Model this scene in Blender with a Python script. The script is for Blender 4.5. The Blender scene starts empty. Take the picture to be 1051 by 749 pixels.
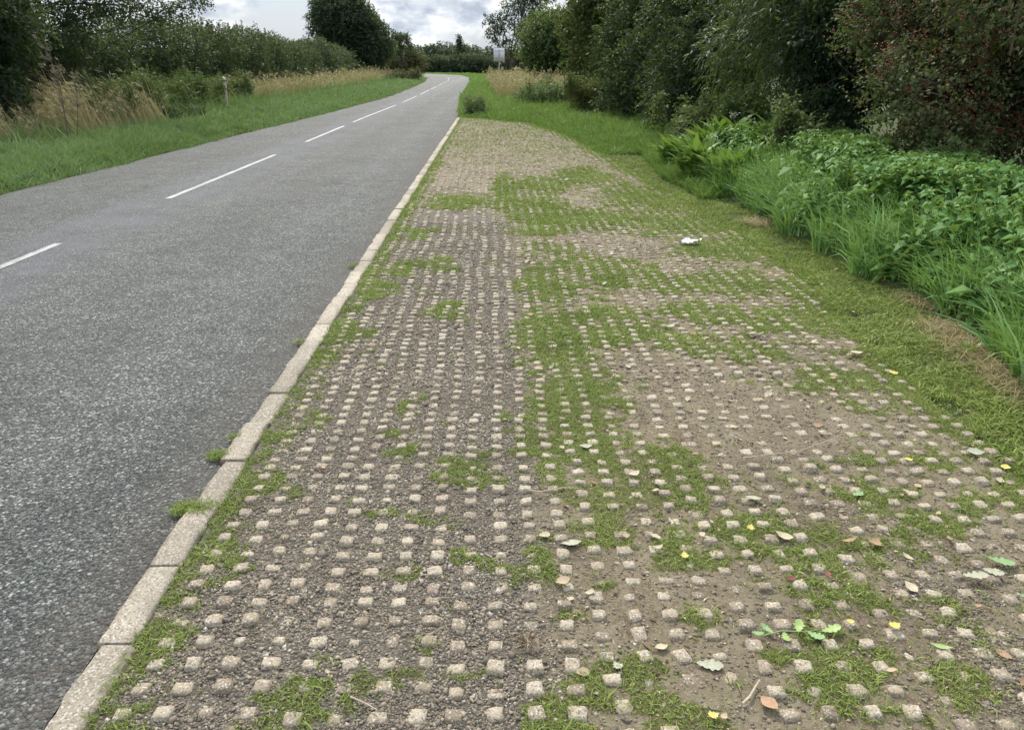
import bpy, math, numpy as np
from mathutils import Vector
R = math.radians
sc = bpy.context.scene
col = sc.collection
PI = math.pi

# ------------------------------------------------------------------ noise
def _h(ix, iy, s):
    n = (ix.astype(np.int64) * 374761393 + iy.astype(np.int64) * 668265263 + s * 974634777) & 0x7fffffff
    n = ((n ^ (n >> 13)) * 1274126177) & 0x7fffffff
    n = (n ^ (n >> 16)) & 0xffff
    return n / 65535.0
def vnoise(x, y, s=0):
    x = np.asarray(x, float); y = np.asarray(y, float)
    ix = np.floor(x); iy = np.floor(y); fx = x - ix; fy = y - iy
    fx = fx * fx * (3 - 2 * fx); fy = fy * fy * (3 - 2 * fy)
    a = _h(ix, iy, s); b = _h(ix + 1, iy, s); c = _h(ix, iy + 1, s); d = _h(ix + 1, iy + 1, s)
    return (a * (1 - fx) + b * fx) * (1 - fy) + (c * (1 - fx) + d * fx) * fy
def fbm(x, y, s=0, o=4):
    t = 0; a = .5
    for i in range(o):
        t = t + a * vnoise(np.asarray(x) * 2 ** i + 17.3 * i, np.asarray(y) * 2 ** i + 9.1 * i, s + i); a *= .5
    return t / (1 - .5 ** o)
def sstep(a, b, x):
    t = np.clip((x - a) / (b - a), 0, 1); return t * t * (3 - 2 * t)
def unit(v): return v / np.maximum(np.linalg.norm(v, axis=-1, keepdims=True), 1e-9)
def sphere(rng, n): return unit(rng.normal(size=(n, 3)))

# ------------------------------------------------------------------ mesh output
def mesh(name, V, faces, mat=None, parent=None, smooth=False, attrs=None, mats=None, mi=None):
    """faces: list of int arrays (n,k)"""
    me = bpy.data.meshes.new(name)
    V = np.ascontiguousarray(V, dtype=np.float32)
    me.vertices.add(len(V)); me.vertices.foreach_set('co', V.ravel())
    faces = [np.asarray(f, dtype=np.int32) for f in faces if len(f)]
    nl = sum(f.size for f in faces); nf = sum(len(f) for f in faces)
    me.loops.add(nl); me.polygons.add(nf)
    me.loops.foreach_set('vertex_index', np.concatenate([f.ravel() for f in faces]))
    tot = np.concatenate([np.full(len(f), f.shape[1], np.int32) for f in faces])
    st = np.zeros(nf, np.int32); st[1:] = np.cumsum(tot)[:-1]
    me.polygons.foreach_set('loop_start', st); me.polygons.foreach_set('loop_total', tot)
    if smooth: me.polygons.foreach_set('use_smooth', np.ones(nf, bool))
    if mi is not None: me.polygons.foreach_set('material_index', np.asarray(mi, np.int32))
    for k, a in (attrs or {}).items():
        at = me.attributes.new(k, 'FLOAT', 'POINT'); at.data.foreach_set('value', np.ascontiguousarray(a, dtype=np.float32))
    me.update(calc_edges=True)
    for m in (mats or [mat]): me.materials.append(m)
    ob = bpy.data.objects.new(name, me); col.objects.link(ob)
    if parent is not None: ob.parent = parent
    return ob
def thing(name, label, cat, loc=(0, 0, 0), group=None):
    o = bpy.data.objects.new(name, None); col.objects.link(o); o.location = loc
    o.empty_display_size = .2
    return tag(o, label, cat, group)
def tag(o, label, cat, group=None, kind=None):
    o['label'] = label; o['category'] = cat
    if group: o['group'] = group
    if kind: o['kind'] = kind
    return o
def structure(o): o['kind'] = 'structure'; return o
class Geo:
    def __init__(s): s.V = []; s.F = {}; s.n = 0; s.T = []
    def add(s, V, F, tone=None):
        V = np.asarray(V, float).reshape(-1, 3); F = np.asarray(F, int)
        s.V.append(V); s.F.setdefault(F.shape[1], []).append(F + s.n); s.n += len(V)
        t = np.zeros(len(V)) if tone is None else (np.full(len(V), tone) if np.isscalar(tone) else np.asarray(tone, float))
        s.T.append(t)
    def out(s, name, mat, parent=None, smooth=False):
        F = [np.concatenate(f) for f in s.F.values()]
        return mesh(name, np.concatenate(s.V), F, mat, parent, smooth, {'tone': np.concatenate(s.T)})
    def tube(s, pts, rad, k=6, tone=0., cap=True):
        pts = np.asarray(pts, float); n = len(pts); rad = np.broadcast_to(np.asarray(rad, float), (n,))
        tg = unit(np.gradient(pts, axis=0)); ref = np.array([.3, .9, .31]); ref = np.where(abs(tg @ ref)[:, None] > .95, np.array([1., 0, 0]), ref)
        a = unit(np.cross(tg, ref)); b = np.cross(tg, a)
        th = np.linspace(0, 2 * PI, k, endpoint=False)
        V = pts[:, None] + rad[:, None, None] * (np.cos(th)[None, :, None] * a[:, None] + np.sin(th)[None, :, None] * b[:, None])
        i = np.arange(n - 1)[:, None] * k; j = np.arange(k)[None]; j2 = (j + 1) % k
        F = np.stack([i + j, i + j2, i + k + j2, i + k + j], -1).reshape(-1, 4)
        s.add(V, F, tone)
        if cap:
            s.add(V[-1], np.arange(k)[None]); s.add(V[0], np.arange(k)[::-1][None])

# ------------------------------------------------------------------ materials
class NT:
    def __init__(s, name):
        s.m = bpy.data.materials.new(name); s.m.use_nodes = True; s.t = s.m.node_tree; s.t.nodes.clear()
        s.o = s.n('ShaderNodeOutputMaterial')
    def n(s, ty, **k):
        x = s.t.nodes.new(ty)
        for a, v in k.items(): setattr(x, a, v)
        return x
    def l(s, a, b): s.t.links.new(a, b)
    def set(s, sock, v):
        if isinstance(v, bpy.types.NodeSocket): s.l(v, sock)
        else: sock.default_value = v
    def noise(s, scale, detail=4, rough=.6, vec=None, dist=0):
        x = s.n('ShaderNodeTexNoise'); x.inputs['Scale'].default_value = scale; x.inputs['Detail'].default_value = detail
        x.inputs['Roughness'].default_value = rough; x.inputs['Distortion'].default_value = dist
        if vec is not None: s.l(vec, x.inputs['Vector'])
        return x.outputs['Fac']
    def voro(s, scale, vec=None, feature='F1', out='Distance', rnd=1.):
        x = s.n('ShaderNodeTexVoronoi', feature=feature); x.inputs['Scale'].default_value = scale; x.inputs['Randomness'].default_value = rnd
        if vec is not None: s.l(vec, x.inputs['Vector'])
        return x.outputs[out]
    def geo(s): return s.n('ShaderNodeNewGeometry').outputs
    def pos(s): return s.geo()['Position']
    def attr(s, a='tone'): return s.n('ShaderNodeAttribute', attribute_name=a).outputs['Fac']
    def ramp(s, fac, pts, interp='LINEAR'):
        x = s.n('ShaderNodeValToRGB'); e = x.color_ramp; e.interpolation = interp
        while len(e.elements) < len(pts): e.elements.new(.5)
        for el, (p, c) in zip(e.elements, pts): el.position = p; el.color = (*c, 1) if len(c) == 3 else c
        s.l(fac, x.inputs[0]); return x.outputs[0]
    def rng(s, v, a, b, c=0., d=1., smooth=False):
        x = s.n('ShaderNodeMapRange'); x.interpolation_type = 'SMOOTHSTEP' if smooth else 'LINEAR'
        s.set(x.inputs[0], v)
        for i, q in enumerate((a, b, c, d)): x.inputs[i + 1].default_value = q
        return x.outputs[0]
    def math(s, op, a, b=0.):
        x = s.n('ShaderNodeMath', operation=op); s.set(x.inputs[0], a); s.set(x.inputs[1], b); return x.outputs[0]
    def mix(s, f, a, b, bt='MIX'):
        x = s.n('ShaderNodeMix', data_type='RGBA', blend_type=bt); s.set(x.inputs[0], f)
        for i, v in ((6, a), (7, b)):
            if isinstance(v, (tuple, list)): x.inputs[i].default_value = (*v, 1)
            else: s.l(v, x.inputs[i])
        return x.outputs[2]
    def bump(s, h, dist, strength=1., nrm=None):
        x = s.n('ShaderNodeBump'); x.inputs['Strength'].default_value = strength; x.inputs['Distance'].default_value = dist
        s.l(h, x.inputs['Height'])
        if nrm is not None: s.l(nrm, x.inputs['Normal'])
        return x.outputs[0]
    def bsdf(s, colr, rough=.8, spec=.3, nrm=None, trans=0., tcol=None):
        p = s.n('ShaderNodeBsdfPrincipled')
        s.set(p.inputs['Base Color'], (*colr, 1) if isinstance(colr, tuple) else colr)
        s.set(p.inputs['Roughness'], rough); s.set(p.inputs['Specular IOR Level'], spec)
        if nrm is not None: s.l(nrm, p.inputs['Normal'])
        r = p.outputs[0]
        if trans:
            t = s.n('ShaderNodeBsdfTranslucent'); s.set(t.inputs[0], tcol if tcol is not None else colr)
            m = s.n('ShaderNodeMixShader'); m.inputs[0].default_value = trans
            s.l(r, m.inputs[1]); s.l(t.outputs[0], m.inputs[2]); r = m.outputs[0]
        s.l(r, s.o.inputs['Surface']); return s.m

def leaf_mat(name, cols, trans=.25, rough=.5, spec=.35, nscale=.8):
    """cols: dark .. light ramp; tone attribute = the kind of sprig, random per leaf"""
    n = NT(name); g = n.geo()
    f = n.math('MULTIPLY', g['Random Per Island'], .45)
    f = n.math('ADD', f, n.math('MULTIPLY', n.attr(), .4))
    f = n.math('ADD', f, n.rng(n.noise(nscale, 2, .5, n.pos()), .3, .7, 0, .2))
    k = len(cols) - 1
    c = n.ramp(f, [(i / k, c) for i, c in enumerate(cols)])
    t = n.mix(.5, c, (.30, .42, .06), 'MIX')
    return n.bsdf(c, rough, spec, None, trans, t)
def plain_mat(name, c1, c2, scale=30, rough=.8, spec=.25, bump=0.):
    n = NT(name); g = n.geo(); tc = n.n('ShaderNodeTexCoord').outputs['Object']
    f = n.math('ADD', n.math('MULTIPLY', n.noise(scale, 5, .65, tc), .8), n.math('MULTIPLY', g['Random Per Island'], .25))
    c = n.ramp(f, [(.28, c1), (.78, c2)])
    nr = n.bump(n.noise(scale * 2, 5, .7, tc), bump) if bump else None
    return n.bsdf(c, rough, spec, nr)

def asphalt():
    n = NT('asphalt'); p = n.pos()
    # chippings of two sizes set in dark binder
    v1 = n.n('ShaderNodeTexVoronoi'); v1.inputs['Scale'].default_value = 62; n.l(p, v1.inputs['Vector'])
    v2 = n.n('ShaderNodeTexVoronoi'); v2.inputs['Scale'].default_value = 150; n.l(p, v2.inputs['Vector'])
    w1 = n.n('ShaderNodeSeparateColor'); n.l(v1.outputs['Color'], w1.inputs[0])
    w2 = n.n('ShaderNodeSeparateColor'); n.l(v2.outputs['Color'], w2.inputs[0])
    stone = n.ramp(w1.outputs[0], [(0, (.022, .025, .024)), (.35, (.06, .066, .064)), (.6, (.108, .116, .112)), (.8, (.21, .22, .207)), (1, (.46, .46, .415))])
    stone2 = n.ramp(w2.outputs[1], [(0, (.022, .023, .023)), (.55, (.075, .078, .077)), (1, (.27, .265, .245))])
    c = n.mix(n.rng(v1.outputs['Distance'], .36, .58), stone, stone2)
    big = n.noise(.55, 4, .6, p); med = n.noise(3.2, 5, .72, p)
    # multiplied wear: polished lighter patches, dark binder-rich patches
    c = n.mix(1., c, n.ramp(big, [(.3, (.66, .67, .65)), (.7, (.88, .89, .87))]), 'MULTIPLY')
    c = n.mix(1., c, n.ramp(med, [(.3, (1.2, 1.2, 1.2)), (.52, (.97, .97, .97)), (.68, (.74, .74, .74))]), 'MULTIPLY')
    x = n.n('ShaderNodeSeparateXYZ'); n.l(p, x.inputs[0]); X = x.outputs[0]
    band = n.math('MULTIPLY', n.rng(X, -5.6, -5.0, 0, 1, True), n.rng(X, -4.4, -3.7, 1, 0, True))
    c = n.mix(n.math('MULTIPLY', band, n.rng(n.noise(1.5, 3, .6, p), .3, .65, .1, .5)), c, (.15, .152, .172))
    kerb = n.rng(X, -1.75, -1.4, 0, 1, True)
    c = n.mix(n.math('MULTIPLY', kerb, n.rng(n.noise(9, 5, .7, p), .3, .7, .05, .8)), c, (.075, .062, .05))
    # polished wheel tracks of the near lane and crumbs along the kerb
    for xc in (-3.75, -2.25):
        tr = n.math('MULTIPLY', n.rng(X, xc - .45, xc, 0, 1, True), n.rng(X, xc, xc + .45, 1, 0, True))
        c = n.mix(n.math('MULTIPLY', tr, .35), c, n.mix(1., c, (1.35, 1.35, 1.36), 'MULTIPLY'))
    str_ = n.n('ShaderNodeMapping'); str_.inputs['Scale'].default_value = (1, .45, 1); n.l(p, str_.inputs['Vector'])
    c = n.mix(n.rng(n.noise(2.4, 5, .75, str_.outputs[0]), .63, .72, 0, .6), c, (.03, .03, .031))
    h = n.math('SUBTRACT', n.math('MULTIPLY', w1.outputs[1], .6), v1.outputs['Distance'])
    h = n.math('ADD', h, n.math('MULTIPLY', v2.outputs['Distance'], -.4))
    return n.bsdf(c, .75, .3, n.bump(h, .012, 1.))

def granite(name, dark, mid, light, sc_=1., bump=.002, moss=True, edge=None):
    n = NT(name); g = n.geo(); p = n.pos()
    f = n.math('ADD', n.math('MULTIPLY', n.noise(140 * sc_, 4, .75, p), .66), n.math('MULTIPLY', g['Random Per Island'], .36))
    c = n.ramp(f, [(.3, dark), (.48, mid), (.72, light)])
    v = n.n('ShaderNodeTexVoronoi'); v.inputs['Scale'].default_value = 210 * sc_; n.l(p, v.inputs['Vector'])
    w = n.n('ShaderNodeSeparateColor'); n.l(v.outputs['Color'], w.inputs[0])
    c = n.mix(n.rng(w.outputs[0], .72, .86, 0, .75), c, (.12, .105, .09))
    c = n.mix(n.rng(w.outputs[1], .82, .92, 0, .7), c, (.52, .49, .45))
    c = n.mix(n.rng(n.noise(7, 4, .7, p), .5, .75, 0, .5), c, (.19, .165, .135))
    if moss: c = n.mix(n.rng(n.noise(22, 5, .7, p), .62, .72, 0, .55), c, (.17, .16, .07))
    if edge:
        x = n.n('ShaderNodeSeparateXYZ'); n.l(p, x.inputs[0])
        e = n.rng(n.math('ABSOLUTE', n.math('SUBTRACT', x.outputs[0], edge)), .02, .07)
        c = n.mix(n.rng(n.math('ADD', e, n.rng(n.noise(11, 5, .75, p), .25, .75, -.75, .45)), .35, .9, 0, .7), c, (.11, .092, .065))
        c = n.mix(n.rng(n.noise(2.7, 4, .7, p), .45, .7, 0, .45), c, (.17, .155, .125))
    return n.bsdf(c, .85, .25, n.bump(f, bump, 1.))

def soil():
    n = NT('paving_soil'); p = n.pos()
    grav, green, bare = n.attr('gravel'), n.attr('green'), n.attr('bare')
    v1 = n.n('ShaderNodeTexVoronoi'); v1.inputs['Scale'].default_value = 105; n.l(p, v1.inputs['Vector'])
    w1 = n.n('ShaderNodeSeparateColor'); n.l(v1.outputs['Color'], w1.inputs[0])
    st = n.ramp(w1.outputs[0], [(0, (.085, .076, .062)), (.35, (.155, .14, .115)), (.6, (.215, .185, .138)), (.85, (.29, .245, .178)), (1, (.42, .375, .315))])
    st = n.mix(n.rng(v1.outputs['Distance'], .3, .65, 0, .6), st, (.10, .082, .066))
    d = n.math('ADD', n.math('MULTIPLY', n.noise(45, 6, .8, p), .6), n.math('MULTIPLY', n.noise(7, 6, .75, p), .4))
    dirt = n.ramp(d, [(.36, (.085, .063, .039)), (.5, (.18, .145, .094)), (.64, (.30, .25, .172))])
    dirt = n.mix(n.rng(n.noise(1.7, 3, .6, p), .35, .65, 0, .5), dirt, (.235, .2, .13))
    dirt = n.mix(n.rng(n.noise(1.1, 5, .65, p), .5, .68, 0, .7), dirt, (.085, .062, .042))
    dirt = n.mix(n.math('MULTIPLY', n.rng(w1.outputs[1], .66, .76), n.rng(v1.outputs['Distance'], .5, .25)), dirt, (.25, .215, .17))
    gm = n.rng(n.math('ADD', grav, n.rng(n.noise(9, 4, .7, p), .2, .8, -.35, .35)), .35, .65)
    c = n.mix(gm, dirt, st)
    gr = n.ramp(n.noise(60, 4, .7, p), [(.3, (.05, .055, .018)), (.55, (.11, .105, .04)), (.75, (.14, .165, .05))])
    c = n.mix(n.rng(n.math('ADD', green, n.rng(n.noise(26, 4, .7, p), .2, .8, -.3, .3)), .3, .6, 0, .85), c, gr)
    h = n.math('ADD', n.math('MULTIPLY', v1.outputs['Distance'], n.math('MULTIPLY', gm, -.9)), n.math('MULTIPLY', d, .9))
    return n.bsdf(c, .9, .2, n.bump(n.math('ADD', h, n.math('MULTIPLY', n.noise(160, 4, .7, p), .5)), .014, 1.))

def earth():
    n = NT('verge_earth'); p = n.pos()
    x = n.n('ShaderNodeSeparateXYZ'); n.l(p, x.inputs[0])
    c = n.ramp(n.noise(14, 6, .7, p), [(.3, (.035, .03, .018)), (.5, (.07, .065, .03)), (.72, (.12, .115, .05))])
    g = n.ramp(n.noise(3, 6, .7, p), [(.3, (.03, .05, .014)), (.6, (.06, .095, .025)), (.8, (.10, .13, .04))])
    c = n.mix(n.rng(n.noise(.7, 4, .6, p), .35, .6), c, g)
    return n.bsdf(c, .95, .15, n.bump(n.noise(40, 5, .7, p), .02))

def paint():
    n = NT('road_paint'); p = n.pos()
    w = n.noise(70, 5, .75, p); b = n.noise(3, 3, .6, p)
    f = n.rng(n.math('ADD', w, n.rng(b, .3, .7, -.13, .1)), .38, .56)
    c = n.mix(f, (.16, .16, .165), n.ramp(n.noise(30, 4, .6, p), [(.3, (.30, .30, .285)), (.7, (.45, .445, .415))]))
    return n.bsdf(c, .65, .35, n.bump(w, .003))

M = dict(
    asphalt=asphalt(), soil=soil(), earth=earth(), paint=paint(),
    stud=granite('paving_concrete', (.17, .13, .086), (.285, .232, .162), (.405, .345, .25)),
    kerb=granite('kerb_concrete', (.205, .172, .125), (.335, .29, .222), (.455, .40, .31), .8, edge=-1.278),
    bark=plain_mat('bark', (.03, .024, .018), (.10, .085, .065), 18, .9, .2, .01),
    twig=plain_mat('twig_bark', (.06, .045, .035), (.20, .165, .125), 40, .85),
    palewood=plain_mat('weathered_timber', (.34, .27, .2), (.56, .48, .38), 25, .85, .2, .003),
    deadstick=plain_mat('dead_stick', (.25, .20, .14), (.5, .43, .33), 60, .85),
    turf=leaf_mat('turf_blades', [(0.115, 0.098, 0.039), (0.134, 0.166, 0.042), (0.192, 0.254, 0.060), (0.275, 0.336, 0.091), (0.435, 0.384, 0.182)], .25, .6, .15, 2.5),
    verge=leaf_mat('verge_grass_blades', [(0.050, 0.089, 0.037), (0.087, 0.151, 0.059), (0.132, 0.211, 0.085), (0.185, 0.266, 0.132), (0.304, 0.355, 0.256)], .3, .6, .08, .6),
    lush=leaf_mat('lush_grass_blades', [(0.052, 0.098, 0.024), (0.090, 0.166, 0.038), (0.136, 0.231, 0.055), (0.190, 0.293, 0.085), (0.310, 0.390, 0.165)], .3, .6, .08, .6),
    bank=leaf_mat('bank_grass_blades', [(0.046, 0.110, 0.025), (0.093, 0.202, 0.044), (0.155, 0.300, 0.072), (0.237, 0.404, 0.130), (0.391, 0.542, 0.298)], .3, .42, .4, 1.5),
    nettle=leaf_mat('nettle_leaves', [(0.042, 0.102, 0.027), (0.078, 0.172, 0.047), (0.119, 0.243, 0.067), (0.179, 0.311, 0.111)], .25, .55, .12, 1.5),
    dock=leaf_mat('dock_leaves', [(0.055, 0.121, 0.020), (0.099, 0.204, 0.033), (0.154, 0.275, 0.050), (0.253, 0.341, 0.077)], .3, .45, .3, 2),
    straw=leaf_mat('dry_grass', [(.15, .125, .06), (.29, .23, .125), (.44, .36, .205), (.58, .49, .31)], .2, .7, .12, .8),
    thorn=leaf_mat('hawthorn_leaves', [(.024, .034, .016), (.045, .060, .028), (.072, .092, .042), (.10, .115, .056), (.12, .075, .045)], .2, .6, .12),
    willow=leaf_mat('willow_leaves', [(0.013, 0.029, 0.013), (0.024, 0.049, 0.019), (0.043, 0.076, 0.026), (0.079, 0.119, 0.047)], .25, .5, .2),
    broad=leaf_mat('broad_leaves', [(0.010, 0.020, 0.014), (0.017, 0.035, 0.020), (0.029, 0.052, 0.027), (0.048, 0.076, 0.039)], .2, .6, .14),
    maple=leaf_mat('yellowing_leaves', [(0.018, 0.030, 0.013), (0.032, 0.048, 0.019), (0.053, 0.069, 0.026), (0.090, 0.094, 0.034), (0.128, 0.086, 0.038)], .25, .6, .12),
    light=leaf_mat('light_green_leaves', [(0.024, 0.047, 0.020), (0.043, 0.075, 0.029), (0.066, 0.109, 0.038), (0.102, 0.149, 0.060)], .25, .6, .12),
    hedge=leaf_mat('hedge_leaves', [(0.012, 0.023, 0.018), (0.021, 0.036, 0.024), (0.033, 0.054, 0.032), (0.051, 0.072, 0.045)], .2, .6, .12, .4),  # extra blue in these leaf colours paints in the haze over the left hedge
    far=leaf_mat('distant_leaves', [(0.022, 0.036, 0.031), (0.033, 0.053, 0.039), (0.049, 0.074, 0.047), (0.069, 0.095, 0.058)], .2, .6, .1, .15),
    rust=leaf_mat('rusty_leaves', [(.03, .04, .018), (.055, .06, .026), (.085, .08, .036), (.12, .09, .05)], .2, .6, .2, .3),
    bramble=leaf_mat('bramble_leaves', [(.04, .065, .028), (.075, .11, .045), (.12, .155, .065), (.19, .21, .11)], .25, .6, .12),
    sage=leaf_mat('grey_green_leaves', [(.06, .095, .045), (.10, .145, .065), (.155, .20, .095), (.22, .26, .15)], .3, .6, .12),
    berry=plain_mat('red_berries', (.12, .014, .012), (.25, .035, .025), 20, .5, .3),
    seed=plain_mat('brown_seed_heads', (.16, .14, .09), (.33, .29, .2), 30, .9),
    flower=plain_mat('cream_flowers', (.5, .48, .36), (.7, .68, .55), 30, .8),
    litter=plain_mat('white_plastic', (.72, .73, .74), (.82, .83, .84), 20, .5, .4),
    signback=plain_mat('sign_back_grey', (.5, .51, .52), (.6, .61, .62), 3, .5, .4),
    galv=plain_mat('galvanised_steel', (.25, .26, .27), (.36, .37, .38), 10, .5, .5),
    l_pale=plain_mat('pale_dead_leaf', (.21, .215, .15), (.42, .42, .315), 70, .7),
    l_green=plain_mat('green_fallen_leaf', (.12, .22, .08), (.25, .36, .17), 60, .6),
    l_sprig=plain_mat('bright_green_leaf', (.15, .24, .06), (.33, .42, .16), 60, .5),
    l_brown=plain_mat('brown_dead_leaf', (.24, .14, .075), (.42, .28, .175), 60, .8),
    l_orange=plain_mat('orange_dead_leaf', (.23, .13, .07), (.38, .26, .155), 60, .7),
    l_yellow=plain_mat('yellow_fallen_leaf', (.40, .33, .06), (.56, .48, .16), 60, .6),
    l_cream=plain_mat('cream_dead_leaf', (.30, .25, .16), (.5, .44, .32), 60, .8),
    l_red=plain_mat('red_dead_leaf', (.10, .035, .028), (.2, .07, .05), 60, .7),
    crumb=None,
    l_tan=plain_mat('tan_leaf_scrap', (.28, .2, .12), (.5, .4, .27), 60, .8),
)
def pebble_mat():
    n = NT('gravel_stones'); g = n.geo()
    c = n.ramp(g['Random Per Island'], [(0, (.09, .08, .066)), (.28, (.175, .158, .132)), (.52, (.245, .207, .155)), (.78, (.325, .268, .188)), (.92, (.44, .38, .285)), (1, (.55, .5, .43))])
    c = n.mix(n.rng(n.noise(400, 3, .6, n.pos()), .35, .7, 0, .4), c, (.09, .075, .06))
    c = n.mix(n.rng(n.noise(2.3, 4, .65, n.pos()), .42, .6, 0, .65), c, (.185, .148, .108))
    return n.bsdf(c, .8, .3)
M['pebble'] = pebble_mat()
n = NT('leaf_crumbs'); M['crumb'] = n.bsdf(n.ramp(n.geo()['Random Per Island'], [(0, (.045, .03, .02)), (.4, (.11, .07, .04)), (.7, (.2, .14, .08)), (.9, (.33, .26, .16)), (1, (.5, .44, .32))]), .85, .15)

# ------------------------------------------------------------------ layout (metres; the camera stands at the origin, the kerb runs along +Y)
KL, KR = -1.34, -1.215                      # kerb
RD_R = np.array([(-1.34, -8), (-1.34, 12), (-1.34, 29.9), (-1.62, 40), (-2.0, 50), (-2.25, 70), (-2.6, 93), (-3.6, 130), (-6.3, 165), (-14, 195), (-32, 216), (-75, 232)], float)
RD_L = np.array([(-7.45, -8), (-7.45, 12), (-7.2, 22), (-6.8, 32), (-6.5, 50), (-7.1, 72), (-8.0, 95), (-10.0, 125), (-14.5, 155), (-23, 176), (-40, 194), (-80, 206)], float)
def dense(P, n=160):
    d = np.r_[0, np.cumsum(np.linalg.norm(np.diff(P, axis=0), axis=1))]; d /= d[-1]
    # smooth the polyline
    t = np.linspace(0, 1, n) ** 1.6
    q = np.stack([np.interp(t, d, P[:, 0]), np.interp(t, d, P[:, 1])], 1)
    for _ in range(4):
        q[1:-1] = .25 * q[:-2] + .5 * q[1:-1] + .25 * q[2:]
    return q
def xl(y): return np.interp(y, RD_L[:9, 1], RD_L[:9, 0])
def xr(y): return np.interp(y, RD_R[:9, 1], RD_R[:9, 0])
PE = np.array([(2.36, 0), (2.42, 3.1), (2.5, 5), (2.75, 6.9), (2.75, 9.5), (2.4, 14.5), (1.95, 21.8), (1.1, 26.8), (-.4, 29.0), (-1.2, 29.9)])
def pe(y): return np.interp(y, PE[:, 1], PE[:, 0])       # right edge of the paving
BY = np.array([-5, 4.2, 5.7, 8.7, 11.6, 13.2, 19, 24, 30, 38, 60]); BX = np.array([3.15, 3.2, 3.42, 3.25, 3.3, 3.2, 3.7, 3.9, 4.2, 4.3, 4.2])
def bk(y): return np.interp(y, BY, BX)                   # foot of the overgrown bank
def ground_h(x, y):
    """verges rise a little from road and paving"""
    x = np.asarray(x, float); y = np.asarray(y, float)
    base = -.06
    l = sstep(.0, .5, xl(y) - x) * .10 + sstep(.5, 4.5, xl(y) - x) * .12
    rr = np.where(y < 30, np.maximum(pe(y), KR), xr(y))
    r = sstep(-.05, .35, x - rr) * .065 + sstep(-.03, .28, x - np.maximum(bk(y), rr + .3)) * .13 * (y < 16) + sstep(.0, 1.2, x - np.maximum(bk(y), rr + .3)) * .15
    # beyond the end of the kerb the verge starts again at the road edge
    fade = sstep(170, 130, y)
    return base + (l + r) * fade + .03 * (fbm(x * .9, y * .9, 5) - .5) * ((l + r) > .02)

# ------------------------------------------------------------------ ground, road, kerb, markings
def grid_mesh(xs, ys, zf, name, mat, attrs=None, smooth=True):
    X, Y = np.meshgrid(xs, ys); Z = zf(X, Y)
    V = np.stack([X, Y, Z], -1).reshape(-1, 3); nx = len(xs); ny = len(ys)
    i = np.arange(ny - 1)[:, None] * nx + np.arange(nx - 1)[None]
    F = np.stack([i, i + 1, i + nx + 1, i + nx], -1).reshape(-1, 4)
    return mesh(name, V, [F], mat, None, smooth, attrs(X.ravel(), Y.ravel()) if attrs else None)
xs = np.unique(np.r_[-350, -200, -100, -60, -40, -30, np.arange(-24, 12.01, .15), 14, 18, 25, 40, 60, 100, 200, 350])
ys = np.unique(np.r_[-200, -100, -40, -20, -10, np.arange(-6, 45, .2), np.arange(45, 130, 1.), np.arange(130, 260, 5.), 300, 400])
structure(grid_mesh(xs, ys, ground_h, 'ground', M['earth']))
L = dense(RD_L); Rr = dense(RD_R); nseg = 14
t = np.linspace(0, 1, nseg + 1)
P = L[:, None] * (1 - t[None, :, None]) + Rr[:, None] * t[None, :, None]
Z = .0 + .02 * np.sin(t * PI)[None] * np.ones((len(L), 1)) - .02
V = np.concatenate([P, Z[..., None]], -1).reshape(-1, 3)
i = np.arange(len(L) - 1)[:, None] * (nseg + 1) + np.arange(nseg)[None]
structure(mesh('road', V, [np.stack([i, i + 1, i + nseg + 2, i + nseg + 1], -1).reshape(-1, 4)], M['asphalt'], smooth=True))
def road_z(x, y): return .02 * np.sin(np.clip((x - xl(y)) / (xr(y) - xl(y)), 0, 1) * PI) - .02

CY_ = np.array([-8, 17, 30, 41, 53, 72, 90, 105, 130, 165]); CX_ = np.array([-4.73, -4.73, -4.8, -4.74, -4.83, -5.15, -5.45, -5.75, -6.9, -10.5])
g = Geo(); rng = np.random.default_rng(2)
for a, b in ((2.4, 8.38), (11.4, 17.3), (20.3, 25.8), (27.6, 39.6), (42.6, 51.5), (54.5, 64), (66.5, 76), (78.5, 88), (90, 100), (102, 112), (114, 124), (126, 138), (140, 150)):
    y = np.arange(a, b + .001, (b - a) / max(8, int((b - a) / .12)))
    x = np.interp(y, CY_, CX_); w = .043 + .005 * vnoise(y * 5, y * 0, 4)
    j = (vnoise(y * 14, y * 0 + 3, 9) - .5) * .012
    V = np.stack([np.stack([x - w + j, y, road_z(x, y) + .004], 1), np.stack([x + w + j * .5, y, road_z(x, y) + .004], 1)], 1).reshape(-1, 3)
    k = np.arange(len(y) - 1)[:, None] * 2
    g.add(V, np.concatenate([k, k + 1, k + 3, k + 2], 1))
structure(g.out('road_marking', M['paint']))

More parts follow.
